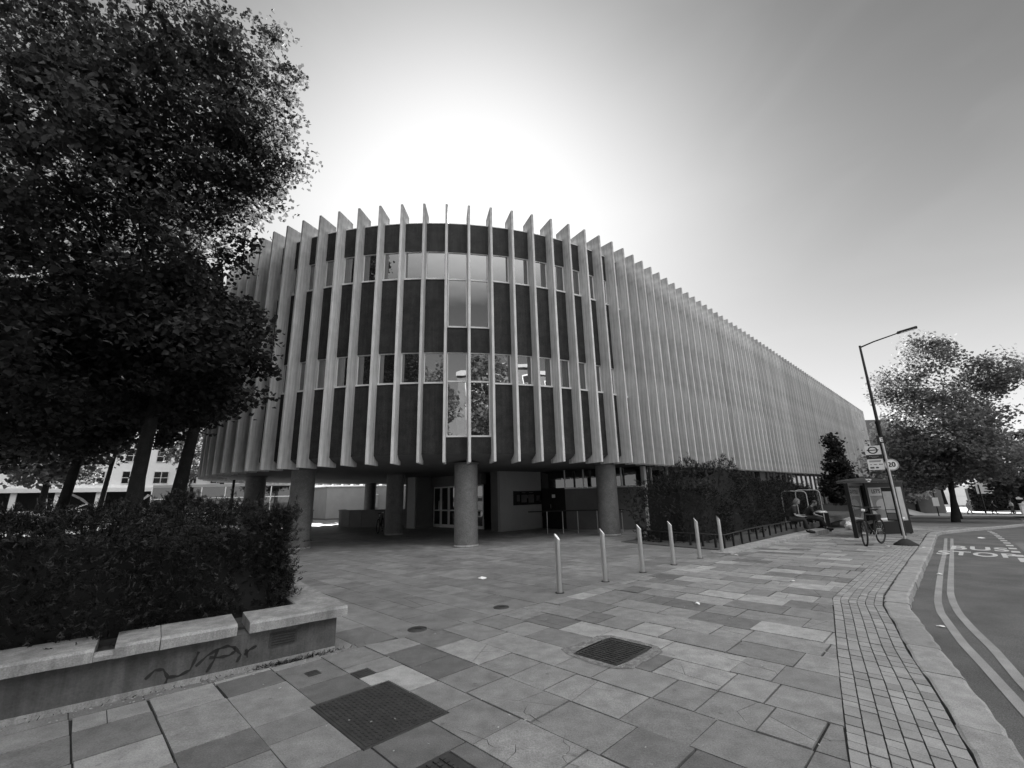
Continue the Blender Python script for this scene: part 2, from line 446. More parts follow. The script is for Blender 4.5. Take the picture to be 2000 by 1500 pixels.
sheet('pavement_bed', M_joint, list(np.arange(-12, 80, .5)), lambda q: -24.0, lambda q: UI(q), 40, -.014)
# crossing road in the sun at the end of the street
cr = sheet('side_road', M_tan, list(np.arange(70, 123, 2.0)), lambda q: -60.0, lambda q: 40.0, 40, .02)
def lawn():
    b = MB(); V = []; F = []
    xs = np.linspace(-110, -13.0, 60); ys = np.linspace(4, 110, 60)
    for y in ys:
        for x in xs: V.append((x, y, terr(x, y) - 0.03 - (0.0 if x < -17 else 0.02)))
    n = len(xs)
    for j in range(len(ys) - 1):
        for i in range(n - 1):
            cx, cy = (xs[i] + xs[i + 1]) / 2, (ys[j] + ys[j + 1]) / 2
            if hypot(cx + 3.474, cy - 26.319) < 15.5 or cx - cy > -33 or (cx + cy) > 14 : continue
            F.append((j * n + i, j * n + i + 1, (j + 1) * n + i + 1, (j + 1) * n + i))
    b.add(V, F, 0, True)
    tag(b.build('lawn', M_grass), kind='structure')
lawn()

# ---- slabs
def clip_poly(poly, a, b_):
    # keep the side left of the line a->b
    o = []
    n = len(poly)
    def sd_(p): return (b_[0] - a[0]) * (p[1] - a[1]) - (b_[1] - a[1]) * (p[0] - a[0])
    for i in range(n):
        p, q = poly[i], poly[(i + 1) % n]; dp, dq = sd_(p), sd_(q)
        if dp >= 0: o.append(p)
        if (dp >= 0) != (dq >= 0):
            t = dp / (dp - dq); o.append((p[0] + (q[0] - p[0]) * t, p[1] + (q[1] - p[1]) * t))
    return o
def shrink(poly, g):
    cx = sum(p[0] for p in poly) / len(poly); cy = sum(p[1] for p in poly) / len(poly)
    r = []
    for p in poly:
        dx, dy = p[0] - cx, p[1] - cy
        r.append((cx + dx - math.copysign(min(g, abs(dx) * .4), dx), cy + dy - math.copysign(min(g, abs(dy) * .4), dy)))
    return r
HOLES = []   # (s0,s1,u0,u1) keep-outs for covers, in street coordinates
def slabs(mb, s0, s1, uL, uR, ds, lens, gap, tones, crack, lift, seed, subst=None):
    rr = random.Random(seed)
    q = s0
    while q < s1:
        d = ds * rr.choice((1, 1, 1, 1.15, .85)) if ds > .5 else ds
        sm = q + d / 2
        a, b_ = uL(sm), uR(sm)
        u_ = a - rr.random() * lens[-1]
        while u_ < b_:
            L_ = rr.choice(lens)
            lo, hi = max(u_, a), min(u_ + L_, b_)
            if hi - lo < .16 and hi < b_ - .01: hi = min(u_ + L_, b_)
            if hi - lo > .05:
                # right edge follows the strip
                rl = uR(q) if hi >= b_ - 1e-6 else hi
                rh = uR(q + d) if hi >= b_ - 1e-6 else hi
                ll = uL(q) if lo <= a + 1e-6 else lo
                lh = uL(q + d) if lo <= a + 1e-6 else lo
                g = gap * rr.uniform(.35, 1.35)
                poly = [(q + g, ll + g), (q + d - g, lh + g), (q + d - g, rh - g), (q + g, rl - g)]
                poly = [(p_[0] + rr.uniform(-.35, .35) * gap * 1.6, p_[1] + rr.uniform(-.35, .35) * gap * 1.6) for p_ in poly]
                polys = [poly]
                if rr.random() < crack:
                    cx, cy = q + d * rr.uniform(.3, .7), lo + (hi - lo) * rr.uniform(.3, .7)
                    an = rr.uniform(0, pi); p0 = (cx - cos(an), cy - sin(an)); p1 = (cx + cos(an), cy + sin(an))
                    A = clip_poly(poly, p0, p1); B = clip_poly(poly, p1, p0)
                    polys = [p for p in (A, B) if len(p) > 2]
                    if rr.random() < .45 and len(polys) == 2:
                        an2 = an + rr.uniform(.7, 2.2); p2 = (cx + cos(an2), cy + sin(an2))
                        A2 = clip_poly(polys[1], (cx, cy), p2); B2 = clip_poly(polys[1], p2, (cx, cy))
                        polys = [polys[0]] + [p for p in (A2, B2) if len(p) > 2]
                    polys = [shrink(p, .003) for p in polys]
                t = rr.choice(tones) * rr.uniform(.95, 1.05)
                dz = rr.uniform(-lift, lift); tx, ty = rr.uniform(-lift, lift) * 1.2, rr.uniform(-lift, lift) * 1.2
                cs, cu = q + d / 2, (lo + hi) / 2
                if not any(h[0] < cs + d * .5 and cs - d * .5 < h[1] and h[2] < hi and lo < h[3] for h in HOLES):
                    for p in polys:
                        W = []
                        for (a_, c_) in p:
                            x, y = xy(a_, c_); W.append((x, y))
                        zf = lambda x, y, dz=dz, tx=tx, ty=ty, cs=cs, cu=cu: terr(x, y) + dz + tx * (((x + y) * .7071) - cs) + ty * (((x - y) * .7071) - cu)
                        mb.prism(W, -.03, 0, 0, t, zf)
                else:
                    # cut around covers: split to small strips that clear the hole
                    for h in HOLES:
                        if h[0] < cs + d * .5 and cs - d * .5 < h[1] and h[2] < hi and lo < h[3]:
                            parts_ = [(q + g, min(q + d - g, h[0]), lo + g, hi - g), (max(q + g, h[1]), q + d - g, lo + g, hi - g),
                                      (max(q + g, h[0]), min(q + d - g, h[1]), lo + g, min(hi - g, h[2])), (max(q + g, h[0]), min(q + d - g, h[1]), max(lo + g, h[3]), hi - g)]
                            for (aa, bb, cc, dd) in parts_:
                                if bb - aa > .012 and dd - cc > .012:
                                    mb.prism([xy(aa, cc), xy(bb, cc), xy(bb, dd), xy(aa, dd)], -.03, 0, 0, t, terr)
                            break
            u_ += L_
        q += d
    return mb

def hole_from(c, ds, du):
    s_ = (c[0] + c[1]) * .7071; u_ = (c[0] - c[1]) * .7071
    HOLES.append((s_ - ds / 2, s_ + ds / 2, u_ - du / 2, u_ + du / 2)); return (s_, u_)
COVER_BIG = hole_from((-1.12, 3.94), .70, .93)
COVER_MID = hole_from((.98, 5.11), .72, .58)
COVER_S1 = hole_from((-1.48, 4.68), .19, .24)
COVER_S2 = hole_from((-1.98, 4.72), .19, .20)
COVER_BOT = hole_from((-.50, 3.12), .36, .32)

tn = [1.45, .56, .60, .70, .76, .83, .88, .9, .95, .98, 1.0, 1.02, 1.08, 1.15, 1.32]
pv = MB()
slabs(pv, -3.0, 36, UP, lambda q: UB(q) if q < 20.9 else UI(q) - .01, .47, (.34, .42, .52, .6, .74), .0065, tn, .30, .004, 5)
# bright relaid slabs and worn patches are part of tn; the strip west of the planter is continued below
def cracks(mb, n, seed):
    rr = random.Random(seed)
    for _ in range(n):
        q, u_ = 2.2 + 9 * rr.random() ** 1.5, rr.uniform(-4.6, -1.9); an = rr.uniform(0, pi); w_ = rr.uniform(.001, .0032); ln = rr.randint(4, 9)
        pts = [(q, u_)]
        for k in range(ln):
            a2 = an + rr.gauss(0, .55); st_ = rr.uniform(.03, .10); pts.append((pts[-1][0] + cos(a2) * st_, pts[-1][1] + sin(a2) * st_))
        if any(h[0] - .05 < p[0] < h[1] + .05 and h[2] - .05 < p[1] < h[3] + .05 for p in pts for h in HOLES): continue
        V = []; F = []
        for i, p in enumerate(pts):
            p2 = pts[min(i + 1, len(pts) - 1)]; p1 = pts[max(i - 1, 0)]; d = Vector((p2[0] - p1[0], p2[1] - p1[1])).normalized(); ww = w_ * rr.uniform(.4, 1.5) * (1 if 0 < i < len(pts) - 1 else .2)
            for sg in (1, -1):
                x, y = xy(p[0] - d.y * ww * sg, p[1] + d.x * ww * sg)
                if (Vector((x, y)) - Vector((-2.02, 5.34))).dot(Vector((-.623, .782))) > 0: x, y = x + .2, y - .2
                V.append((x, y, terr(x, y) + .0052))
        mb.add(V, [(2 * i, 2 * i + 1, 2 * i + 3, 2 * i + 2) for i in range(len(pts) - 1)], 1)
        # crumbled grit where the crack widens
        p = pts[len(pts) // 2]
        for k in range(0):
            x, y = xy(p[0] + rr.gauss(0, .02), p[1] + rr.gauss(0, .02)); mb.box((x, y, terr(x, y) + .005), (rr.uniform(.006, .018), rr.uniform(.005, .01), .004), rr.uniform(0, 3), 1)
cracks(pv, 9, 21)
tag(pv.build('pavement', [M_slab, M_joint]), kind='structure')
pz = MB()
slabs(pz, -8, 30, lambda q: -24.0, UP, .46, (.46, .6, .75), .0035, [.84, .9, .95, 1.0, 1.0, 1.04, 1.1, 1.22], .05, .0015, 8)
tag(pz.build('plaza', M_plaza), kind='structure')
sheet('plaza_beyond', M_plaza, list(np.arange(2, 60, 1.0)), lambda q: -58.0, lambda q: -23.9, 20, -.012)
# far pavement surface past the slabs
sheet('far_footway', M_render2, list(np.arange(36, 80, 1.0)), lambda q: -5.0, UI, 8, -.004)

# ---- sett strip, six courses that follow the kerb
def setts():
    b = MB(); rr = random.Random(3); nC = 6
    for k in range(nC):
        q = -2.0 + rr.random() * .1
        while q < 21:
            L_ = rr.uniform(.10, .19)
            def uu(qq, f): return UB(qq) + (UI(qq) - UB(qq)) * f
            wgap = .0045
            f0, f1 = k / nC, (k + 1) / nC
            A = [(q + .006, uu(q, f0) + wgap), (q + L_ - .006, uu(q + L_, f0) + wgap), (q + L_ - .006, uu(q + L_, f1) - wgap), (q + .006, uu(q, f1) - wgap)]
            if A[2][1] - A[1][1] > .02:
                dz = rr.uniform(-.003, .003)
                b.prism([xy(*p) for p in A], -.03, 0, 0, rr.choice((.85, .95, 1.0, 1.0, 1.08, 1.15)), lambda x, y, dz=dz: terr(x, y) + dz)
            q += L_
    tag(b.build('sett_strip', M_sett, bevel=0), kind='structure')
setts()
# ---- kerb of long granite blocks
def kerb():
    b = MB(); rr = random.Random(4); q = -12.0
    while q < 60:
        L_ = rr.uniform(.8, 1.5) if q < 30 else 3.0
        n = 7 if q < 30 else 2
        t = rr.choice((.85, .95, 1.0, 1.05, 1.12)); dz = rr.uniform(-.003, .003)
        V = []
        qs = [q + .006 + (L_ - .012) * i / n for i in range(n + 1)]
        for i, a in enumerate(qs):
            jo = rr.uniform(-.012, .012) if q < 30 else 0; ji = rr.uniform(-.008, .012) if q < 30 else 0
            ui, uo = UI(a) + .012 + ji, UO(a) + jo
            for (u_, z_) in ((ui, -.2), (ui, -.008), (ui + .02, 0), (uo - .03, 0), (uo - .006, -.012), (uo + .004, -.2)):
                x, y = xy(a, u_); V.append((x, y, terr(x, y) + z_ + dz + rr.uniform(-.0015, .0015)))
        F = []
        for i in range(n):
            for k in range(5): F.append((i * 6 + k, i * 6 + k + 1, (i + 1) * 6 + k + 1, (i + 1) * 6 + k)[::-1])
        F.append(tuple(range(6))); F.append(tuple(range(n * 6, n * 6 + 6))[::-1])
        b.add(V, F, 0, False, t)
        q += L_
    tag(b.build('kerb', M_kerb), kind='structure')
kerb()
# ---- road markings
def ribbon(b, path, wdt, dz, mi=0):
    V = []; F = []
    for i, (s_, u_) in enumerate(path):
        s2, u2 = path[min(i + 1, len(path) - 1)]; s1, u1 = path[max(i - 1, 0)]
        d = Vector((s2 - s1, u2 - u1)).normalized(); nn = Vector((-d.y, d.x)) * wdt / 2
        for sg in (1, -1):
            x, y = xy(s_ + nn.x * sg, u_ + nn.y * sg); V.append((x, y, terr(x, y) + dz))
    for i in range(len(path) - 1): F.append((2 * i, 2 * i + 1, 2 * i + 3, 2 * i + 2))
    b.add(V, F, mi)
L1 = interp([(-10, 2.9), (-4, 1.98), (0, 1.08), (5.55, -.03), (6.5, -.21), (7.3, -.37), (7.89, -.46), (8.78, -.59), (9.5, -.64), (10.23, -.66), (13.5, -.72), (18, -.80), (25.3, -1.0)])
L2 = interp([(-10, 3.13), (-4, 2.2), (0, 1.3), (5.5, .14), (6.2, .01), (7.2, -.13), (8.0, -.28), (8.84, -.41), (9.6, -.48), (10.34, -.52), (13.6, -.57), (18, -.66), (26.3, -.85)])
mk = MB()
qs = list(np.arange(-8, 25.6, .25))
ribbon(mk, [(q, L1(q)) for q in qs], .085, -.114); ribbon(mk, [(q, L2(q)) for q in qs], .085, -.114)
tag(mk.build('double_line_marking', M_yellow), kind='structure')
mk = MB()
sheet('road_patch', mat('old_asphalt', .16, .85, .12, .8, .35, 150, bump=.003, bscale=200), list(np.arange(13.5, 24.1, .5)), lambda q: .78, lambda q: 12.0, 8, -.116)
q = 17.6
while q < 35:
    U = interp([(17, .6), (21.2, .61), (23.4, .60), (25.3, .57), (27.2, .54), (30.5, .49), (33.4, .39), (35.3, .29)])
    ribbon(mk, [(q, U(q)), (q + .62, U(q + .62))], .17, -.113); q += 1.45
ribbon(mk, [(16.0, .62), (17.2, .62)], .17, -.113)
for a in (34, 40, 46):
    ribbon(mk, [(a, 6.3), (a + 2, 6.3)], .15, -.113)
tag(mk.build('bay_marking', M_mark), kind='structure')
def road_text(txt, c0, c1, s0, s1):
    """lettering laid on the road between u=c0..c1 and s=s0..s1, read looking up the street"""
    cu = bpy.data.curves.new(txt, 'FONT'); cu.body = txt; cu.size = 1.0; cu.offset = .028; cu.space_character = 1.12
    tmp = bpy.data.objects.new(txt, cu); COL.objects.link(tmp)
    dg = bpy.context.evaluated_depsgraph_get(); me = bpy.data.meshes.new_from_object(tmp.evaluated_get(dg)); bpy.data.objects.remove(tmp)
    xs = [v.co.x for v in me.vertices]; ys = [v.co.y for v in me.vertices]
    x0, x1, y0, y1 = min(xs), max(xs), min(ys), max(ys)
    for v in me.vertices:
        a = (v.co.x - x0) / (x1 - x0); c = (v.co.y - y0) / (y1 - y0)
        X, Y = xy(s0 + (s1 - s0) * c, c0 + (c1 - c0) * a); v.co = (X, Y, terr(X, Y) - .112)
    me.materials.clear(); me.materials.append(M_mark)
    ob = bpy.data.objects.new('road_lettering', me); COL.objects.link(ob)
    return tag(ob, kind='structure')
road_text('BUS', -.72, .50, 19.25, 20.95)
road_text('STOP', -.95, .58, 17.0, 18.5)

# ================================================================== THE LIBRARY
C = Vector((-3.4739, 26.3187)); RB = 12.4498; SP = .8166; PH0 = .1011; AZ = .7874
PHE = pi / 2 - AZ; PHS = PHE - pi; I_E = (PHE - PH0) * RB / SP; I_S = (PHS - PH0) * RB / SP; I_F = 88.0
DIR = Vector((sin(AZ), cos(AZ))); NRM = Vector((sin(PHE), -cos(PHE)))
def plan(i, d=0.0):
    """point at fin index i, depth d inside the fin tips, and the outward normal angle"""
    if i < I_S:
        P = C + Vector((sin(PHS), -cos(PHS))) * (RB - d); P += DIR * (I_S - i) * SP; return P, PHS
    if i <= I_E:
        ph = PH0 + i * SP / RB; return C + Vector((sin(ph), -cos(ph))) * (RB - d), ph
    if i <= I_F:
        P = C + NRM * (RB - d) + DIR * (i - I_E) * SP; return P, PHE
    C2 = C + DIR * (I_F - I_E) * SP; ph = PHE + (i - I_F) * SP / RB
    return C2 + Vector((sin(ph), -cos(ph))) * (RB - d), ph
ZT, ZB = 12.033, 2.655
lib = thing('library_building', (C.x, C.y, 0), 'long library with a rounded end, pale concrete fins and dark panels, raised on columns', 'building')
LO = (C.x, C.y, 0)
# fin mesh (local: +Y outwards at 0, runs inwards to -0.86)
def fin_mesh():
    b = MB(); th = .042
    b.add([(-th, 0, ZB), (th, 0, ZB), (th, -.86, ZB), (-th, -.86, ZB), (-th, 0, ZT), (th, 0, ZT), (th, -.86, ZT + .012), (-th, -.86, ZT + .012)],
          [(0, 1, 5, 4), (1, 2, 6, 5), (2, 3, 7, 6), (3, 0, 4, 7), (3, 2, 1, 0), (4, 5, 6, 7)])
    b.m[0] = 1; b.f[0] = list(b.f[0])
    ob = b.build('fin', [M_fin, M_fin_edge_lit], lib, bevel=.006)
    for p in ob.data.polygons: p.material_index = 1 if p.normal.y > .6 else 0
    return ob
fin0 = fin_mesh()
def place_fin(o, i):
    P, ph = plan(i)
    # local +Y must map to outward normal (sin ph, -cos ph): rotation = ph - pi
    o.location = (P.x - C.x, P.y - C.y, 0); o.rotation_euler = (0, 0, ph + pi)
first = True
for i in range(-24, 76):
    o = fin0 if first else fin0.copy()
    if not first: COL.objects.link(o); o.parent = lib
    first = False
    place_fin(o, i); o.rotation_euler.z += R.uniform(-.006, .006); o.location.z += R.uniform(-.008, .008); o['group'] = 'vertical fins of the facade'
me = fin0.data
st = MB()
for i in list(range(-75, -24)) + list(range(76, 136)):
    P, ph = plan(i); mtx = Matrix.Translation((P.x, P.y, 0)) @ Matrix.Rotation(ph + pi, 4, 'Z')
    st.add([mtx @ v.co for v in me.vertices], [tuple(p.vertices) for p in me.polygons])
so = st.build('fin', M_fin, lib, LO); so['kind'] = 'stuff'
# wall panels, windows bay by bay
DW = .45
def bay_box(b, i0, i1, z0, z1, d0, d1, inset=0.0, mi=0):
    """solid between fin i0 and i1, from depth d0 (outer) to d1 (inner)"""
    a0, _ = plan(i0, d0); a1, _ = plan(i1, d0); c0, _ = plan(i0, d1); c1, _ = plan(i1, d1)
    if inset:
        t = (a1 - a0).normalized() * inset; a0 = a0 + t; a1 = a1 - t; c0 = c0 + t; c1 = c1 - t
    P = [(a0.x, a0.y), (a1.x, a1.y), (c1.x, c1.y), (c0.x, c0.y)]
    b.prism(P, z0, z1, mi)
wall = MB(); cap = MB(); soft = MB()
for i in range(-70, 130):
    tall = i in (0, 1)
    if tall:
        rngs = [(2.96, 3.50), (6.46, 7.36), (10.34, 11.50)]
    else:
        rngs = [(2.96, 5.33), (6.46, 9.21), (10.36, 11.50)]
    for (a, b_) in rngs: bay_box(wall, i, i + 1, a, b_, DW, DW + .2, .02)
    bay_box(cap, i, i + 1, 11.502, 11.53, DW - .015, DW + .26, .02)
wall.build('wall', M_panel, lib, LO); cap.build('parapet_capping', M_frame, lib, LO)
def add_window(i, z0, z1, mull=()):
    f = MB(); dF = DW + .045; t = .03
    bay_box(f, i, i + 1, z0, z0 + .055, DW - .03, DW + .12, .047)             # sill
    bay_box(f, i, i + 1, z1 - .03, z1, dF - .02, dF + .06, .047)
    for m_ in mull: bay_box(f, i, i + 1, m_ - .028, m_ + .028, dF - .01, dF + .055, .047)
    fr = SP * (RB - DW) / RB if I_S < i < I_E else SP
    k = .047 / fr
    w_ = .035 / fr
    bay_box(f, i + k, i + k + w_, z0 + .055, z1 - .03, dF, dF + .05)
    bay_box(f, i + 1 - k - w_, i + 1 - k, z0 + .055, z1 - .03, dF, dF + .05)
    fo = f.build('window', M_frame, lib, LO)
    g = MB(); bay_box(g, i + k + w_, i + 1 - k - w_, z0 + .056, z1 - .031, dF + .02, dF + .03)
    # each pane sits very slightly out of true, as real glazing does
    yaw = R.uniform(-.006, .006); til = R.uniform(-.006, .006)
    P, ph = plan(i + .5, dF + .02); nx = Vector((sin(ph), -cos(ph))); tx = Vector((cos(ph), sin(ph)))
    zc = (z0 + z1) / 2
    g.v = [(v[0] + nx.x * (((v[0] - P.x) * tx.x + (v[1] - P.y) * tx.y) * yaw + (v[2] - zc) * til),
            v[1] + nx.y * (((v[0] - P.x) * tx.x + (v[1] - P.y) * tx.y) * yaw + (v[2] - zc) * til), v[2]) for v in g.v]
    g.build('pane', M_glass, fo, LO)
    return fo
for i in range(-24, 26):
    if i in (0, 1):
        add_window(i, 7.362, 10.338, (9.25,)); add_window(i, 3.502, 6.458, (5.42,))
    else:
        add_window(i, 9.212, 10.358); add_window(i, 5.332, 6.458)
gs = MB()
for i in list(range(-70, -24)) + list(range(26, 130)):
    for (a, b_) in ((9.212, 10.358), (5.332, 6.458)): bay_box(gs, i, i + 1, a, b_, DW + .06, DW + .09, .046)
o = gs.build('window', M_glass, lib, LO); o['kind'] = 'stuff'
# roof slab, floors and the curved soffit
def outline(d, step=1.0):
    P = []; i = I_S - 0.0
    idx = list(np.arange(I_S, I_E, step)) + list(np.arange(I_E, I_F, 6)) + list(np.arange(I_F, I_F + pi * RB / SP, step * 2))
    for i in idx: P.append(plan(i, d)[0])
    return P
def ring(b, rows, smooth=True, close_center=None, mi=0):
    outs = [outline(d) for d, z in rows]; n = len(outs[0]); V = []; F = []
    for (d, z), o_ in zip(rows, outs): V += [(p.x, p.y, z) for p in o_]
    for r_ in range(len(rows) - 1):
        for k in range(n): F.append((r_ * n + k, (r_ + 1) * n + k, (r_ + 1) * n + (k + 1) % n, r_ * n + (k + 1) % n))
    b.add(V, F, mi, smooth)
    if close_center is not None:
        b.add([(p.x, p.y, rows[-1][1]) for p in outs[-1]], [list(range(n)) if close_center > 0 else list(range(n))[::-1]], mi)
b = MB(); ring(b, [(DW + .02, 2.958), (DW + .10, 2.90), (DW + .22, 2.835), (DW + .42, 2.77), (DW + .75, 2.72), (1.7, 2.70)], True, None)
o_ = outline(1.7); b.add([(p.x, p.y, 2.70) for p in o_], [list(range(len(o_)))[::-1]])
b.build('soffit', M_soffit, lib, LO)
b = MB(); o_ = outline(DW + .05); b.prism([(p.x, p.y) for p in o_], 11.2, 11.3); b.build('roof', M_render2, lib, LO)
b = MB(); o_ = outline(DW + .30)
b.prism([(p.x, p.y) for p in o_], 2.97, 3.2); b.prism([(p.x, p.y) for p in o_], 6.9, 7.1); b.build('floor_slab', M_render2, lib, LO)
# interior ceiling beams/service core behind the glass so nothing shines through
# columns
def col_thing(x, y, r=.395):
    b = MB(); b.lathe([(r, .06), (r, 2.64)], (x, y, 0), 32); c = b.build('column', M_column, lib, LO)
    b = MB(); b.lathe([(0, 0), (r + .018, 0), (r + .018, .055), (r + .004, .07)], (x, y, 0), 32); b.build('base_ring', M_coping, c, LO)
    b = MB(); b.lathe([(r + .001, 2.64), (r + .05, 2.69), (r + .05, 2.71)], (x, y, 0), 32); b.build('collar', M_soffit, c, LO)
for (x, y) in ((-1.66, 15.27), (3.62, 17.75), (-7.52, 15.88), (-11.3, 19.5), (-5.6, 21.0), (-10.35, 32.2), (-1.2, 29.0)): col_thing(x, y)
# ground floor walls
def zwall(name, a, b_, z0, z1, th, m, side=0.0):
    k = MB(); k.wall(a, b_, z0, z1, th, 0, side); return k.build(name, m, lib, LO)
A = (-.69, 20.79); B_ = (1.31, 22.58)
zwall('entrance_wall', A, B_, 0, 2.70, .18, M_render, .09)
zwall('return_wall', (-1.16, 21.62), (-.74, 20.92), 0, 2.70, .16, M_render2, .08)
# display case on the entrance wall
def on_wall(a, b_, t0, t1, z0, z1, d0, d1, mb, mi=0):
    a = Vector(a); b_ = Vector(b_); p0 = a + (b_ - a) * t0; p1 = a + (b_ - a) * t1
    dd = (b_ - a).normalized(); nn = Vector((dd.y, -dd.x))
    mb.prism([tuple(p0 + nn * d0), tuple(p1 + nn * d0), tuple(p1 + nn * d1), tuple(p0 + nn * d1)], z0, z1, mi)
k = MB(); on_wall(A, B_, .30, .985, 1.13, 1.78, 0, .07, k); ncase = k.build('display_case', M_black, lib, LO)
k = MB(); on_wall(A, B_, .33, .965, 1.17, 1.74, .071, .075, k); k.build('pane', M_glass_dark, ncase, LO)
k = MB()
for (t0, t1, z0, z1) in ((.48, .57, 1.68, 1.71), (.66, .77, 1.68, 1.71), (.47, .60, 1.25, 1.6), (.64, .78, 1.22, 1.6), (.84, .93, 1.3, 1.55), (.36, .43, 1.3, 1.6)):
    on_wall(A, B_, t0, t1, z0, z1, .0762, .079, k)
k.build('notice', M_poster_d, ncase, LO)
# doors
D0, D1 = (-4.62, 25.64), (-1.55, 22.45)
zwall('lintel_wall', D0, D1, 2.16, 2.70, .3, M_render2)
for k_ in range(6):
    a = Vector(D0) + (Vector(D1) - Vector(D0)) * (k_ / 6 + .008); b2 = Vector(D0) + (Vector(D1) - Vector(D0)) * ((k_ + 1) / 6 - .008)
    f = MB(); f.wall(a, b2, 0.01, .16, .05); f.wall(a, b2, 2.08, 2.15, .05)
    f.wall(a, b2, .86, .92, .05)
    t = (b2 - a).normalized() * .05
    f.wall(a, a + t, .16, 2.08, .05); f.wall(b2 - t, b2, .16, 2.08, .05)
    fo = f.build('glass_door', M_frame, lib, LO)
    g = MB(); g.wall(a + t, b2 - t, .16, 2.08, .012); g.build('pane', M_glass_dark, fo, LO)
    h = MB(); nn = Vector((-t.y, t.x)).normalized() * -.06; hp = (a if k_ % 2 else b2) + (t if k_ % 2 else -t) * 1.6 + nn
    h.tube([(hp.x, hp.y, .9), (hp.x, hp.y, 1.4)], .012, 6); h.build('handle', M_steel, fo, LO)
zwall('pillar_wall', (-5.92, 24.95), (-5.45, 24.72), 0, 2.70, .12, M_render)
zwall('recess_wall', (-5.42, 24.74), (-4.7, 25.75), 0, 2.70, .12, M_render2)
zwall('core_wall', (-6.0, 25.0), (-6.2, 29.0), 0, 2.70, .15, M_render2)
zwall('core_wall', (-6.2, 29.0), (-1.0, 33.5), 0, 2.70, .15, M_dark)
# right hand wall with the dark door and the glazed band above
E0, E1 = (2.38, 21.32), (5.72, 20.05)
zwall('side_wall', E0, E1, 0, 1.80, .15, M_render2)
k = MB(); k.wall(E0, E1, 1.81, 1.87, .2); k.build('sill', M_frame, lib, LO)
k = MB(); k.wall(B_, E1, 1.88, 2.69, .02, 0, .05); k.build('high_window', M_glass_dark, lib, LO)
k = MB()
for t in (0, .25, .5, .74, .99):
    p = Vector(E0).lerp(Vector(E1), t); k.box((p.x, p.y, 2.28), (.05, .09, .82))
k.build('mullion', M_galv, lib, LO)
k = MB(); k.wall((1.36, 22.5), E0, 0.01, 1.86, .06); dd_ = k.build('dark_door', M_black, lib, LO)
k = MB(); k.box((1.72, 21.98, 1.02), (.03, .03, .18), .7); k.build('handle', M_steel, dd_, LO)
k = MB(); p = Vector((1.85, 21.75)); k.box((p.x, p.y, 1.5), (.2, .02, .16), -.85); k.build('door_notice', M_paper, dd_, LO)
zwall('pier', (5.72, 19.95), (5.86, 20.09), 0, 2.70, .14, M_frame)
# flank ground floor glazing under the fins
G0 = Vector((5.95, 20.1)); 
k = MB(); k.wall(G0, G0 + DIR * 60, -2.6, 2.70, .03); k.build('ground_floor_glazing', M_glass_dark, lib, LO)
for j in range(24):
    k = MB(); p = G0 + DIR * (.25 + j * 1.55) + NRM * .04; k.box((p.x, p.y, 1.2), (.05, .12, 3.0), pi / 2 - AZ); k.build('mullion', M_galv, lib, LO)
k = MB(); p = G0 + DIR * 15.4 + NRM * .1; k.box((p.x, p.y, 1.2), (1.1, .3, 3.0), pi / 2 - AZ); k.build('pier', M_render2, lib, LO)
# left flank inner glazed wall and core so daylight does not run through the whole length
k = MB(); k.wall((-3.5, 33.5), (40, 77), 0, 2.70, .2); k.build('spine_wall', M_render2, lib, LO)
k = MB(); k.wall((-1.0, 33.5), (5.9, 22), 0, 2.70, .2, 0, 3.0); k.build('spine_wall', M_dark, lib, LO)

# low curved parapet wall under the building
def low_wall():
    pts = [(-11.15, 29.6), (-11.05, 28.7), (-10.6, 27.95), (-9.9, 27.35), (-9.1, 27.05), (-8.0, 26.9), (-6.3, 26.75)]
    b = MB()
    for a, c in zip(pts[:-1], pts[1:]): b.wall(a, c, 0, .92, .18)
    t = thing('low_wall', (-9, 27, 0), 'low dark curved wall in the shade under the library, beside the inner columns', 'wall')
    b.build('wall', M_render2, t, (-9, 27, 0))
    b = MB()
    for a, c in zip(pts[:-1], pts[1:]): b.wall(a, c, .921, .985, .26)
    b.build('coping', M_render2, t, (-9, 27, 0))
low_wall()
# rendered outbuilding seen through the undercroft
def outbuilding():
    o = (-15.8, 37.8, 0); t = thing('rendered_outbuilding', o, 'pale flat-roofed rendered building seen through the columns under the library', 'building')
    b = MB(); b.prism([(-19.0, 41.1), (-15.8, 37.8), (-8.6, 41.2), (-12.5, 46)], .12, 2.66); b.build('wall', M_render, t, o)
    b = MB(); b.prism([(-19.02, 41.1), (-15.8, 37.77), (-8.58, 41.2), (-12.5, 46.02)], 0, .118); b.build('plinth', M_render2, t, o)
    b = MB(); b.prism([(-19.1, 41.1), (-15.8, 37.7), (-8.5, 41.2), (-12.5, 46.1)], 2.662, 2.74); b.build('roof', M_frame, t, o)
    b = MB(); b.wall((-11.05, 40.0), (-10.55, 40.23), .02, 2.60, .06, 0, -.06); b.build('dark_door', M_black, t, o)
    b = MB(); b.wall((-12.8, 39.14), (-12.0, 39.52), .85, 2.0, .03, 0, -.03); p = b.build('poster', M_poster, t, o)
    b = MB(); b.wall((-12.8, 39.13), (-12.0, 39.51), 1.94, 2.0, .04, 0, -.05); b.build('frame', M_white, p, o)
outbuilding()
# handrail thing before the right wall
def handrail():
    o = (2.6, 19.2, 0); t = thing('handrail', o, 'dark low handrail on thin posts beside the right-hand column under the library', 'handrail')
    b = MB(); b.tube([(.55, 19.6, .88), (1.5, 19.3, .9), (4.6, 18.9, .9)], .025, 8); b.build('rail', M_dark, t, o)
    for (x, y) in ((1.33, 19.36), (1.98, 19.25), (2.6, 19.17), (3.4, 19.07), (4.4, 18.93)):
        b = MB(); b.tube([(x, y, 0), (x, y, .89)], .018, 6); b.build('post', M_galv, t, o)
handrail()

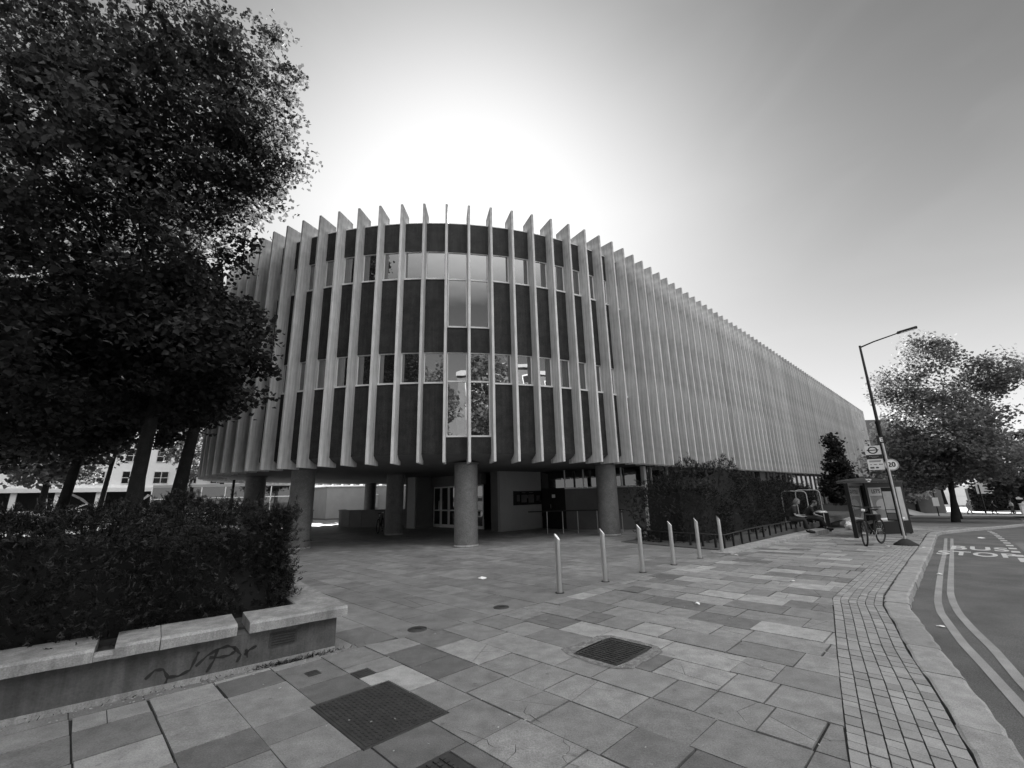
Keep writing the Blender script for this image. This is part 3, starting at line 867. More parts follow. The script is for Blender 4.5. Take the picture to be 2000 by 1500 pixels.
# ================================================================== FOLIAGE
def leaf_obj(name, cen, size, m, parent=None, origin=(0, 0, 0), kind='broad', flat=0.35, tone_lo=.6, tone_hi=1.35, updir=None, tone=None, tdir=None):
    """cen: (n,3) leaf centres; every leaf is a small folded blade"""
    n = len(cen)
    nrm = NR.normal(size=(n, 3)); nrm[:, 2] = np.abs(nrm[:, 2]) + flat
    nrm /= np.linalg.norm(nrm, axis=1)[:, None]
    t = NR.normal(size=(n, 3))
    if updir is not None: t = t * .7 + updir
    if tdir is not None: t = tdir + NR.normal(size=(n, 3)) * .12
    t -= nrm * (t * nrm).sum(1)[:, None]; t /= np.linalg.norm(t, axis=1)[:, None]
    b = np.cross(nrm, t)
    sz = size * NR.uniform(.65, 1.25, size=(n, 1))
    cen = cen - np.array(origin)
    if kind == 'broad':
        # folded maple-like blade: six points, two quads
        P = [cen - t * sz * .5, cen - t * sz * .12 + b * sz * .52 + nrm * sz * .16, cen + t * sz * .28 + b * sz * .30 + nrm * sz * .10, cen + t * sz * .56,
             cen + t * sz * .28 - b * sz * .30 + nrm * sz * .10, cen - t * sz * .12 - b * sz * .52 + nrm * sz * .16]
        k = 6; F = [(0, 1, 2, 3), (0, 3, 4, 5)]
    else:
        P = [cen - t * sz * .5 - b * sz * .10, cen - t * sz * .5 + b * sz * .10, cen + t * sz * .5 + b * sz * .07, cen + t * sz * .5 - b * sz * .07]
        k = 4; F = [(0, 1, 2, 3)]
    V = np.stack(P, 1).reshape(-1, 3).astype(np.float32)
    fidx = (np.arange(n)[:, None, None] * k + np.array(F)[None]).reshape(-1)
    me = bpy.data.meshes.new(name)
    nf = n * len(F)
    me.vertices.add(len(V)); me.vertices.foreach_set('co', V.reshape(-1))
    me.loops.add(nf * 4); me.loops.foreach_set('vertex_index', fidx.astype(np.int32))
    me.polygons.add(nf); me.polygons.foreach_set('loop_start', np.arange(0, nf * 4, 4, dtype=np.int32)); me.polygons.foreach_set('loop_total', np.full(nf, 4, np.int32))
    me.update(calc_edges=True)
    a = me.attributes.new('tone', 'FLOAT', 'POINT')
    tt = NR.uniform(tone_lo, tone_hi, n) if tone is None else tone * NR.uniform(.8, 1.2, n)
    a.data.foreach_set('value', np.repeat(tt, k).astype(np.float32))
    me.materials.append(m)
    ob = bpy.data.objects.new(name, me); COL.objects.link(ob)
    if parent is not None: ob.parent = parent
    else: ob.location = origin
    return ob

def crown_points(blobs, n_clump, per, clump_r, reject=None, shell=.55):
    """blobs: list of (centre, radii, weight). Clumps scattered through the outer part of each blob."""
    wts = np.array([b_[2] for b_ in blobs], float); wts /= wts.sum()
    out = []; cc = []
    for k in range(n_clump):
        b_ = blobs[NR.choice(len(blobs), p=wts)]
        d = NR.normal(size=3); d /= np.linalg.norm(d)
        r = shell + (1 - shell) * NR.random() ** .6
        r *= 1 + .16 * sin(5 * d[0] + 3 * d[2]) * cos(4 * d[1])
        c = np.array(b_[0]) + d * r * np.array(b_[1])
        cr = clump_r * NR.uniform(.6, 1.35)
        m_ = int(per * NR.uniform(.6, 1.4))
        p = c + np.clip(NR.normal(size=(m_, 3)), -1.5, 1.5) * cr * np.array([.55, .55, .36])
        cc.append(c); out.append(p)
    P = np.concatenate(out); cc = np.array(cc)
    if reject is not None:
        P = P[~reject(P)]; cc = cc[~reject(cc)]
    return P, cc
def in_library(P):
    d = np.hypot(P[:, 0] - C.x, P[:, 1] - C.y); u_ = (P[:, 0] - P[:, 1]) * .7071
    s_ = (P[:, 0] + P[:, 1]) * .7071
    fl = (u_ < -8.3) & (u_ > -33.9) & (s_ > 16)
    return ((d < 12.9) | fl) & (P[:, 2] < 12.5)
def tree(name, base, h, tr, blobs, n_clump, per, clump_r, leaf, m, label, group=None, lean=(0, 0), limbs=9, reject=in_library, cat='tree', kind='broad', shell=.5, tone_hi=1.35, flat=.35, origin_z=None, twigs=0):
    bz = terr(base[0], base[1]) if origin_z is None else origin_z
    o = (base[0], base[1], bz)
    t = thing(name, o, label, cat, group)
    P, cc = crown_points(blobs, n_clump, per, clump_r, reject, shell)
    leaf_obj('crown', P, leaf, m, t, o, kind=kind, tone_hi=tone_hi, flat=flat)
    b = MB(); top = Vector((base[0] + lean[0], base[1] + lean[1], bz + h))
    bs = Vector(o) - Vector((0, 0, .15))
    pts = []
    for k in range(9):
        f = k / 8; p = bs.lerp(top, f); wob = .03 * h * f * (1 - f)
        pts.append(p + Vector((sin(f * 7 + h) * wob, cos(f * 5 + h) * wob, 0)))
    rr = [tr * (1.45 if k == 0 else (1.12 if k == 1 else 1 - .09 * k)) for k in range(9)]
    b.tube(pts, rr, 10); 
    if len(cc):
        for k in range(limbs):
            e = Vector(cc[int(NR.integers(len(cc)))]); s_ = pts[4 + k % 5]
            mid = (Vector(s_) + e) / 2 + Vector((0, 0, .04 * h)) + Vector(tuple(NR.normal(size=3) * .15))
            q = rr[4 + k % 5] * .5
            b.tube([s_, Vector(s_).lerp(mid, .5) + Vector((0, 0, .01 * h)), mid, mid.lerp(e, .55) + Vector(tuple(NR.normal(size=3) * .1)), e], [q, q * .8, q * .55, q * .33, q * .12], 6)
            for j in range(3):
                e2 = Vector(cc[int(NR.integers(len(cc)))])
                if (e2 - mid).length < 3.5: b.tube([mid, (mid + e2) / 2 + Vector((0, 0, .15)), e2], [q * .45, q * .25, q * .06], 5)
    if twigs and len(cc):
        for k in range(twigs):
            e = Vector(cc[int(NR.integers(len(cc)))]); dn = sorted(cc, key=lambda q: (q[0] - e.x) ** 2 + (q[1] - e.y) ** 2 + (q[2] - e.z) ** 2)[1:6]
            f_ = Vector(dn[-1]); b.tube([f_, (f_ + e) / 2 + Vector((0, 0, .05)), e, e + (e - f_) * .35], [.022, .015, .008, .003], 4)
    b.build('trunk', M_bark, t, o)
    return t
GL = 'plane trees by the library'
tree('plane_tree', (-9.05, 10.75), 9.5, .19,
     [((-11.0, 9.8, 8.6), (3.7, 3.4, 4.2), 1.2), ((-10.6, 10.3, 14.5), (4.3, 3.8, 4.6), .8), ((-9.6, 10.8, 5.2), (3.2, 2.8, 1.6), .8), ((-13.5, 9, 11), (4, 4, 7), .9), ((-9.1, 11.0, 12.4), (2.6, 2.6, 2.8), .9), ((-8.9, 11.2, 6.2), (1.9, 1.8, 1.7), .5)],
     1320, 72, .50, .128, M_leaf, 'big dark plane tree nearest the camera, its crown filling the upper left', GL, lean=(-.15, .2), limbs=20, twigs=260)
tree('plane_tree', (-11.0, 14.6), 10, .24,
     [((-13.6, 13.8, 9), (4.0, 4, 4.5), 1), ((-13.6, 13.6, 14), (4.4, 4.2, 5), .35), ((-14, 14, 5.2), (4, 3.5, 1.8), .8)],
     460, 66, .62, .15, M_leaf, 'thick-trunked plane tree just left of the rounded end of the library', GL, lean=(.2, .3))
tree('plane_tree', (-14.3, 14.0), 8, .17,
     [((-16, 13.5, 8.5), (4.5, 4, 4.5), 1), ((-17, 13, 13), (5, 5, 5), .45), ((-16, 13.5, 4.3), (3.9, 3, 1.6), 1.0)],
     430, 66, .62, .15, M_leaf, 'slender leaning plane tree furthest left behind the planter hedge', GL, lean=(.9, .4))
tree('young_tree', (-19.2, 20.6), 7, .13,
     [((-20, 21, 8), (4, 4, 4), 1), ((-21, 20, 5), (3.5, 3, 1.5), .5)],
     150, 80, .9, .17, M_leaf, 'thin-stemmed young tree between the two left-hand trunks, farther back on the lawn', None, lean=(.7, .3))
tree('broadleaf_tree', (-11.5, 51), 8, .3, [((-11.5, 51, 8.0), (6, 5, 3.4), 1)], 150, 70, 1.3, .34, M_leaf, 'added shade tree beyond the rendered outbuilding, behind the library', None, limbs=5)  # put in to keep sun off the plaza behind the library
# trees farther back on the left, pale in the sun
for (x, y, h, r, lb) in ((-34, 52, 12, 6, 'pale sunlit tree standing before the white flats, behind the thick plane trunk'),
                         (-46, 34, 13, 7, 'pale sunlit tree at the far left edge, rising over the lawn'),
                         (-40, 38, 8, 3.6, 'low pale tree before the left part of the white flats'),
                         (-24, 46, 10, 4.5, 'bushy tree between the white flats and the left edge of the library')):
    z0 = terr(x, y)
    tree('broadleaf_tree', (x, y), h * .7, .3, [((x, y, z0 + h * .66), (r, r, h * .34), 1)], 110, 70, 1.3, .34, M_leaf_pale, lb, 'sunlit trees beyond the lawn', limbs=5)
tree('plane_tree', (-9.0, .2), 8, .2, [((-9.0, .2, 8.6), (4.8, 4.4, 3.6), 1)], 300, 66, .7, .2, M_leaf, 'added plane tree out of frame beside the viewpoint, shading the near end of the planter', GL)  # invented tree, placed to shade the left foreground
# right hand street trees
def street_tree(x, y, h, r, lb, n=170, m=M_leaf_pale, grp='street trees on the right', low=True, name='street_tree', leaf=.26, trk=.3, extra=(), dx=0.0):
    z0 = terr(x, y)
    bl = [((x + dx * .755, y - dx * .656, z0 + h * .60), (r, r, h * .30), 1.0)] + ([((x - r * .3 + dx * .6, y + r * .2 - dx * .5, z0 + h * .4), (r * .9, r * .9, h * .17), .7)] if low else []) + [((e_[0][0] + dx * .755, e_[0][1] - dx * .656, e_[0][2]), e_[1], e_[2]) for e_ in extra]
    return tree(name, (x, y), h * .75, trk, bl, n, 95, 1.0, leaf, m, lb, grp, lean=(dx * .6, -dx * .5), limbs=10, reject=in_library)
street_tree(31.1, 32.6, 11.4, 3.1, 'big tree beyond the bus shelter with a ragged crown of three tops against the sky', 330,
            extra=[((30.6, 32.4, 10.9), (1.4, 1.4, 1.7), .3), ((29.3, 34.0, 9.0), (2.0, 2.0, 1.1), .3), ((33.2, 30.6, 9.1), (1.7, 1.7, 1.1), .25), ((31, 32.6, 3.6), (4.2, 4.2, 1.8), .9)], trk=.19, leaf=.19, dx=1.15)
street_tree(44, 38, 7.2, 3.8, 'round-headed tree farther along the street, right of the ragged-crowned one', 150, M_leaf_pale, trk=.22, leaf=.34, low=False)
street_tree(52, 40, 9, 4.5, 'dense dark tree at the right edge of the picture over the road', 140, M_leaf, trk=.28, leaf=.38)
street_tree(38.5, 40, 12.0, 4.2, 'tree coloured sunlit-bright close behind the ragged-crowned one', 230, M_leaf_sunlit, trk=.2, leaf=.26)
street_tree(58, 66, 8.5, 3.2, 'pale bright tree just past the far end of the library', 110, M_leaf_sunlit, trk=.25, leaf=.36)
street_tree(62, 54, 11, 5.5, 'far tree behind the direction signs across the street', 130, M_leaf, trk=.3, leaf=.5, low=False)
street_tree(98, 104, 15, 8, 'distant broad tree closing the end of the street', 120, M_leaf, trk=.35, leaf=.6)
street_tree(84, 110, 14, 7, 'distant tree over the long hedge at the street end', 110, M_leaf, trk=.35, leaf=.55)
# small dark tree before the facade
tree('small_tree', (17.7, 24.0), 3.4, .07, [((17.5, 24.1, 1.5), (.85, .85, .9), 1), ((17.5, 24.1, 2.7), (.5, .5, .8), .6), ((17.45, 24.1, 3.7), (.22, .22, .7), .3)],
     90, 60, .33, .13, M_leaf_dark, 'small dark tree against the fins, behind the bus shelter', None, limbs=5)

# hedges
def hedge(name, poly_c, label, size, n, leaf, m, origin, tops, core_in=.24, kind='needle', cat='hedge', wave=.16):
    """poly_c: footprint polygon, tops: function(x,y)->top z; base from terr"""
    t = thing(name, origin, label, cat)
    P = poly_c; k = len(P); A = sum(P[i][0] * P[(i + 1) % k][1] - P[(i + 1) % k][0] * P[i][1] for i in range(k))
    if A < 0: P = P[::-1]
    per = [hypot(P[(i + 1) % k][0] - P[i][0], P[(i + 1) % k][1] - P[i][1]) for i in range(k)]
    z0f = lambda x, y: origin[2]
    pts = []; ups = []
    cx = sum(p[0] for p in P) / k; cy = sum(p[1] for p in P) / k
    def bul(x, y, z): return wave * (sin(3.1 * x + 1.7 * z) + sin(2.3 * y - 2.1 * z) + .7 * sin(6 * x + 5 * y + 4 * z)) * .6
    side_n = int(n * .68)
    for _ in range(side_n):
        r = NR.random() * sum(per); i = 0
        while r > per[i]: r -= per[i]; i += 1
        a, c = P[i], P[(i + 1) % k]; f = r / per[i]; x = a[0] + (c[0] - a[0]) * f; y = a[1] + (c[1] - a[1]) * f
        nx, ny = (c[1] - a[1]) / per[i], -(c[0] - a[0]) / per[i]
        tz = tops(x, y); z = origin[2] + (tz - origin[2]) * NR.random() ** .85
        f_ = (z - origin[2]) / (tz - origin[2])
        d = bul(x, y, z) - max(0, f_ - .72) ** 2 * 3.2 * .55 - abs(NR.normal()) * .07 - max(0, .15 - f_) * .5
        if NR.random() < .12: d += abs(NR.normal()) * .11
        pts.append((x + nx * d, y + ny * d, z)); ups.append((nx * .8, ny * .8, .5))
    xs = [p[0] for p in P]; ys = [p[1] for p in P]
    while len(pts) < n:
        x = NR.uniform(min(xs), max(xs)); y = NR.uniform(min(ys), max(ys))
        ins = False; j = k - 1
        for i in range(k):
            if (P[i][1] > y) != (P[j][1] > y) and x < (P[j][0] - P[i][0]) * (y - P[i][1]) / (P[j][1] - P[i][1]) + P[i][0]: ins = not ins
            j = i
        if not ins: continue
        z = tops(x, y) + bul(x * 1.3, y, 0) * .7 - abs(NR.normal()) * .06 + (abs(NR.normal()) * .07 if NR.random() < .15 else 0)
        # fall off near the edge
        de = min(abs((P[(i + 1) % k][0] - P[i][0]) * (P[i][1] - y) - (P[i][0] - x) * (P[(i + 1) % k][1] - P[i][1])) / max(per[i], 1e-6) for i in range(k))
        z -= max(0, .35 - de) * .5
        pts.append((x, y, z)); ups.append((0, 0, 1.0))
    pts = np.array(pts); ups = np.array(ups)
    pts += NR.normal(size=pts.shape) * .02
    # every anchor carries a flat spray: needles in two rows along a short twig
    per_s = 11; na = len(pts)
    ax = ups + NR.normal(size=pts.shape) * .55; ax /= np.linalg.norm(ax, axis=1)[:, None]
    sd2 = np.cross(ax, NR.normal(size=pts.shape)); sd2 /= np.linalg.norm(sd2, axis=1)[:, None]
    ln = leaf * NR.uniform(1.6, 3.4, size=(na, 1)); C_ = []; D_ = []; T_ = []
    tn_ = np.clip(NR.lognormal(-.25, .65, na), .15, 3.2)
    for j in range(per_s):
        f = (j + .5) / per_s; sg = 1 if j % 2 else -1
        dirn = ax * .75 + sd2 * sg * .8; dirn /= np.linalg.norm(dirn, axis=1)[:, None]
        C_.append(pts + ax * ln * f + dirn * leaf * .42 * (1.1 - .5 * f)); D_.append(dirn); T_.append(tn_ * (.75 + .5 * f))
    leaf_obj('foliage', np.concatenate(C_), leaf, m, t, origin, kind=kind, tdir=np.concatenate(D_), tone=np.concatenate(T_), flat=.1)
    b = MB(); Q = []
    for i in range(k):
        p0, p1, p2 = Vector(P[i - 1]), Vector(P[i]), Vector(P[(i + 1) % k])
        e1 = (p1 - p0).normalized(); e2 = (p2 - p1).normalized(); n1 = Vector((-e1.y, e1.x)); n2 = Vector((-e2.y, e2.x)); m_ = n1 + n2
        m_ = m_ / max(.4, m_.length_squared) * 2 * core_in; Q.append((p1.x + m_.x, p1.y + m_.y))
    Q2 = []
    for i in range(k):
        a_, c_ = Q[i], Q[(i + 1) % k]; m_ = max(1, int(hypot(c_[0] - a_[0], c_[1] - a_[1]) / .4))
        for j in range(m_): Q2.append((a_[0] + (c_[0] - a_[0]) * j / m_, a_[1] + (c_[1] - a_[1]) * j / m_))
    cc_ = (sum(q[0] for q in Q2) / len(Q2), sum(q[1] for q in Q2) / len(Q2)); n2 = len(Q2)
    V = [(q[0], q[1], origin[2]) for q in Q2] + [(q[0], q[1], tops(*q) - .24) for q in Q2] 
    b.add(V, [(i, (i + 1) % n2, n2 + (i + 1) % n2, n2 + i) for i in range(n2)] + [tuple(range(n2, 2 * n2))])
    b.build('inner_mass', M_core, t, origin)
    return t

# ---- planter in the left foreground
W0 = Vector((-2.02, 5.34)); WD = Vector((-.782, -.623)); WN = Vector((-.623, .782))     # corner, along wall to the left, inwards
def pw(a, d): return W0 + WD * a + WN * d
pl = thing('planter', (W0.x, W0.y, 0), 'long low rendered planter wall with broken stone coping in the left foreground', 'planter')
PO = (W0.x, W0.y, 0)
b = MB(); b.prism([tuple(pw(0, 0)), tuple(pw(7.5, 0)), tuple(pw(7.5, .22)), tuple(pw(0.0, .22))], 0, .335)
b.prism([tuple(pw(0.001, .221)), tuple(pw(.2, .221)), tuple(pw(.2, 3.2)), tuple(pw(0.001, 3.2))], 0, .335); b.build('wall', M_wallr, pl, PO)
b = MB(); b.prism([tuple(pw(.2, .22)), tuple(pw(9, .22)), tuple(pw(9, 3.2)), tuple(pw(.2, 3.2))], 0, .36); b.build('soil', M_ground, pl, PO)
b = MB(); b.prism([tuple(pw(0, -.012)), tuple(pw(7.5, -.012)), tuple(pw(7.5, .001)), tuple(pw(0.0, .001))], 0, .05); b.build('plinth_band', M_coping, pl, PO)
def coping(a0, a1, d0=-.075, d1=.42, z0=.352, z1=.452, parent=pl, sloped=True):
    b = MB(); n = max(2, int((a1 - a0) / .12)); rr = random.Random(int(a0 * 100)); V = []; F = []
    for i in range(n + 1):
        a = a0 + (a1 - a0) * i / n; j = rr.uniform(-.004, .004)
        for (d, z) in ((d0 + j, z0), (d0 + j - .004, z1 - .02), (d0 + .02 + j, z1), (d1 + j, z1 + .008), (d1 + j, z0)):
            p = pw(a, d); V.append((p.x, p.y, z + rr.uniform(-.002, .002)))
    for i in range(n):
        for k in range(5): F.append((i * 5 + k, i * 5 + (k + 1) % 5, (i + 1) * 5 + (k + 1) % 5, (i + 1) * 5 + k))
    F.append((4, 3, 2, 1, 0)); F.append(tuple(n * 5 + k for k in range(5)))
    b.add(V, F); return b.build('coping_slab', M_coping, parent, PO)
# lengths measured along the wall from the right corner
coping(-.09, .86); coping(.965, 1.55); coping(1.556, 1.86); coping(1.99, 3.4); coping(3.42, 5.0); coping(5.02, 7.4)
coping(1.862, 1.988, -.07, -.01, .352, .405)
# coping of the short end wall
def coping_end(t0, t1):
    b = MB(); P = [tuple(pw(-.09, t0)), tuple(pw(-.09, t1)), tuple(pw(.33, t1)), tuple(pw(.33, t0))]
    b.prism(P, .352, .45); return b.build('coping_slab', M_coping, pl, PO, bevel=.012)
coping_end(.43, 1.2); coping_end(1.21, 2.2); coping_end(2.21, 3.2)
b = MB(); b.prism([tuple(pw(.40, -.008)), tuple(pw(.66, -.008)), tuple(pw(.66, .004)), tuple(pw(.40, .004))], .17, .30); v_ = b.build('vent_brick', M_iron, pl, PO)
for k in range(5):
    b = MB(); zz = .185 + k * .024; b.prism([tuple(pw(.42, -.014)), tuple(pw(.64, -.014)), tuple(pw(.64, -.009)), tuple(pw(.42, -.009))], zz, zz + .008); b.build('slat', M_dark, v_, PO)
# sprayed scrawl
def scrawl():
    b = MB()
    lines = [[(1.62, .12), (1.56, .18), (1.50, .17), (1.46, .10), (1.47, .05)], [(1.46, .10), (1.38, .09), (1.30, .12), (1.27, .20), (1.25, .26)],
             [(1.26, .14), (1.18, .21), (1.10, .25), (1.02, .26), (.96, .235), (.955, .20), (1.00, .175), (1.08, .175), (1.16, .19)], [(1.10, .25), (1.12, .16), (1.17, .07)],
             [(.96, .235), (.90, .16), (.93, .10)], [(.87, .15), (.83, .19), (.77, .21)], [(.86, .20), (.84, .12)]]
    for L_ in lines:
        pts = []
        for i in range(len(L_) - 1):
            for k in range(5):
                f = k / 5; pts.append((L_[i][0] + (L_[i + 1][0] - L_[i][0]) * f, L_[i][1] + (L_[i + 1][1] - L_[i][1]) * f))
        pts.append(L_[-1]); V = []
        for i, (a, z) in enumerate(pts):
            a2, z2 = pts[min(i + 1, len(pts) - 1)]; a1, z1 = pts[max(i - 1, 0)]; d = Vector((a2 - a1, z2 - z1)).normalized(); nn = Vector((-d.y, d.x)) * (.010 + .004 * sin(i))
            for sg in (1, -1):
                p = pw(a + nn.x * sg, -.004); V.append((p.x, p.y, z + nn.y * sg))
        b.add(V, [(2 * i, 2 * i + 1, 2 * i + 3, 2 * i + 2) for i in range(len(pts) - 1)])
    b.build('graffiti', M_spray, pl, PO)
scrawl()
hp = [tuple(pw(.42, .44)), tuple(pw(8.0, .42)), tuple(pw(8.0, 2.9)), tuple(pw(.75, 2.9)), tuple(pw(.30, 2.2)), tuple(pw(.25, 1.0))]
hedge('yew_hedge', hp, 'dense dark yew hedge growing in the planter in the left foreground', 0, 26000, .036, M_yew, (W0.x - .6, W0.y + .3, .36),
      lambda x, y: 1.50 + .04 * sin(x * 2.2) + .03 * sin(y * 3.1 + x) - .10 * ss(-3.2, -2.0, x), kind='needle')
# ---- right hand evergreen hedge
hb = [xy(13.9, -8.1), xy(13.95, -6.5), xy(14.7, -5.85), xy(20, -6.05), xy(26, -6.3), xy(32, -6.6), xy(32, -8.2), xy(26, -8.3), xy(16, -8.4)]
def htop(x, y):
    s_ = (x + y) * .7071; return 1.74 + .17 * sin(s_ * 1.9) + .10 * sin(s_ * 3.7 + 1) + .06 * sin((x - y) * 4) + .62 * math.exp(-((s_ - 17.6) / 1.1) ** 2) + .05 * sin(s_ * 5) - .02 * max(0, s_ - 20)
hedge('evergreen_hedge', hb, 'tall dark evergreen hedge along the foot of the long facade, behind the two seated people', 0, 15000, .062, M_yew, (9.0, 14.0, -.25), htop, wave=.30, core_in=.34)

# soil bed and low plinth by the right hedge
bd = MB(); bd.prism([xy(13.3, -8.4), xy(12.9, -5.05), xy(20, -5.1), xy(28, -5.25), xy(36, -5.3), xy(36, -8.5)], -.20, .012, 0, 1.0, None)
tag(bd.build('planting_bed', M_ground), kind='structure')
def plinth():
    q0, q1 = 12.15, 24.2
    b = MB(); V = []; F = []; n = 24
    for i in range(n + 1):
        q = q0 + (q1 - q0) * i / n; uo = -4.50 - .012 * (q - 12) ; ui = uo - .50
        x0, y0 = xy(q, uo); x1, y1 = xy(q, ui)
        zt = .03 + terr(x0, y0) * .58
        V += [(x0, y0, terr(x0, y0) - .1), (x0, y0, zt - .006), (x0 - .006, y0 + .006, zt), (x1, y1, zt), (x1, y1, -.4)]
    for i in range(n):
        for k in range(4): F.append((i * 5 + k, i * 5 + k + 1, (i + 1) * 5 + k + 1, (i + 1) * 5 + k)[::-1])
    F.append((0, 1, 2, 3, 4)); F.append(tuple(n * 5 + k for k in (4, 3, 2, 1, 0))); b.add(V, F)
    o = b.build('stone_edging', M_coping); tag(o, 'pale flat stone edging under the black railing and the seated people', 'edging'); return o
plinth()
PLZ = lambda q: .03 + terr(*xy(q, -4.6)) * .58
# ---- black railing, low, with slanted posts, people sit on it
def railing():
    o = (*xy(13.2, -5.05), 0)
    t = thing('low_railing', o, 'low black metal railing on stub posts round the hedge bed, two people sitting on it', 'railing')
    path = [xy(14.1, -8.1), xy(13.55, -6.4), xy(13.2, -5.03), xy(16, -5.1), xy(20, -5.15), xy(26.5, -5.3)]
    zz = [.32, .34, .36, PLZ(16) + .40, PLZ(20) + .42, PLZ(26) + .44]
    b = MB(); b.tube([(p[0], p[1], z) for p, z in zip(path, zz)], .02, 8); b.build('top_rail', M_dark, t, o)
    q = 13.22
    while q < 26.4:
        p = xy(q, -5.04 - .015 * (q - 13)); z0 = PLZ(q) - .02; z1 = float(np.interp(q, (13.2, 16, 20, 26.5), zz[2:]))
        b = MB(); b.box((p[0], p[1], (z0 + z1) / 2), (.05, .05, z1 - z0), .78); b.build('post', M_black, t, o); q += .72
    for f in (.2, .5, .8):
        for (A_, B__) in ((path[0], path[1]), (path[1], path[2])):
            p = (A_[0] + (B__[0] - A_[0]) * f, A_[1] + (B__[1] - A_[1]) * f); b = MB(); b.box((p[0], p[1], .17), (.05, .05, .34), .6); b.build('post', M_black, t, o)
railing()

# ================================================================== BOLLARDS
BP = [(0.70 + 1.258 * k * sin(.833), 7.91 + 1.258 * k * cos(.833)) for k in range(6)]
bol = thing('bollard', (BP[0][0], BP[0][1], 0), '', 'bollard')
b = MB(); r = .045; n = 24; V = []
th = radians(52)
for z_, top in ((0.0, False), (0, True)):
    for k in range(n):
        a = 2 * pi * k / n; x, y = r * cos(a), r * sin(a)
        if top:
            # slanted top, high side towards the left and back (-x)
            V.append((x, y, .885 - (x * .92 + y * -.39) * 1.15))
        else: V.append((x, y, 0))
b.add(V, [(k, (k + 1) % n, n + (k + 1) % n, n + k) for k in range(n)], 0, True)
bp_ = b.build('post', M_steel, bol)
b = MB(); b.add([(v[0] * .97, v[1] * .97, v[2] + .001) for v in V[n:]], [list(range(n))]); b.build('slanted_cap', mat('sky_white_cap', .95, .4, .02, 5, 0), bol)  # bright sky reflection painted as flat white on the steel cap
b = MB(); b.lathe([(.0, .004), (.075, .004), (.075, .012), (.047, .014)], (0, 0, 0), 20); b.build('base_plate', M_iron, bol)
names = ['nearest and tallest-looking steel bollard of the slanting-topped row, at its left end', 'second steel bollard from the left in the slanting-topped row, before the right-hand column',
         'third steel bollard from the left, between the column and the evergreen hedge', 'fourth steel bollard from the left, before the near end of the evergreen hedge',
         'fifth steel bollard from the left, second from the black railing', 'farthest steel bollard, right end of the row beside the black railing corner']
for k in range(6):
    o = bol if k == 0 else copy_tree(bol)
    o.location = (BP[k][0], BP[k][1], 0.0); o['label'] = names[k]; o['group'] = 'row of slant-topped steel bollards'; o.rotation_euler = (0, 0, R.uniform(-.1, .1))

# ================================================================== COVERS IN THE PAVING
def cover(name, cu, ds, du, label, pattern, rz=pi / 4):
    x, y = xy(*cu); z = terr(x, y); o = (x, y, z)
    t = thing(name, o, label, 'manhole cover', None, rz)
    b = MB(); b.box((0, 0, -.012), (ds, du, .02)); b.build('frame', M_iron, t, bevel=.004)
    b = MB(); b.box((0, 0, -.004), (ds - .05, du - .05, .012)); b.build('plate', M_iron, t)
    b = MB()
    if pattern == 'stud':
        nx, ny = int((ds - .07) / .034), int((du - .07) / .030)
        for i in range(nx):
            for j in range(ny):
                px, py = -(ds - .07) / 2 + (i + .5) * (ds - .07) / nx, -(du - .07) / 2 + (j + .5) * (du - .07) / ny
                a = pi / 4 if (i + j) % 2 else -pi / 4
                b.box((px, py, .0045), (.022, .007, .005), a)
    elif pattern == 'bars':
        for i in range(int((ds - .06) / .05)):
            px = -(ds - .06) / 2 + .025 + i * .05
            for j in range(5):
                w_ = (du - .08) / 5; b.box((px, -(du - .08) / 2 + w_ * (j + .5), .006), (.024, w_ * .82, .009))
    else:
        for j in range(4): b.box((0, -du * .3 + j * du * .2, .003), (ds - .08, .012, .004))
    b.build('tread_pattern', M_iron, t)
    return t
cover('manhole_cover', COVER_BIG, .68, .91, 'large square chequered iron cover in the near foreground', 'stud')
cover('manhole_cover', COVER_MID, .68, .54, 'ribbed iron cover set in crumbled mortar, right of the middle foreground', 'bars')
cover('stopcock_cover', COVER_S1, .17, .22, 'small square dark cover just above the large chequered one', 'plain')
cover('stopcock_cover', COVER_S2, .17, .18, 'small square dull cover nearest the end of the planter wall', 'plain')
cover('stopcock_cover', COVER_BOT, .34, .30, 'small square cover cut by the bottom edge of the picture', 'bars')
for (x, y, r_, lb) in ((-1.27, 6.06, .12, 'round iron cover in the plaza paving straight past the planter corner'), (-.25, 7.06, .115, 'round iron cover with a slot, left of the nearest bollard')):
    t = thing('round_cover', (x, y, 0), lb, 'manhole cover')
    b = MB(); b.lathe([(0, .007), (r_ * .82, .007), (r_ * .86, .003), (r_ * .9, .008), (r_, .008), (r_ + .002, -.01)], (0, 0, 0), 28); b.build('plate', M_iron, t)
    b = MB(); b.box((r_ * .1, 0, .009), (r_ * .7, r_ * .16, .003)); b.build('slot', M_black, t)
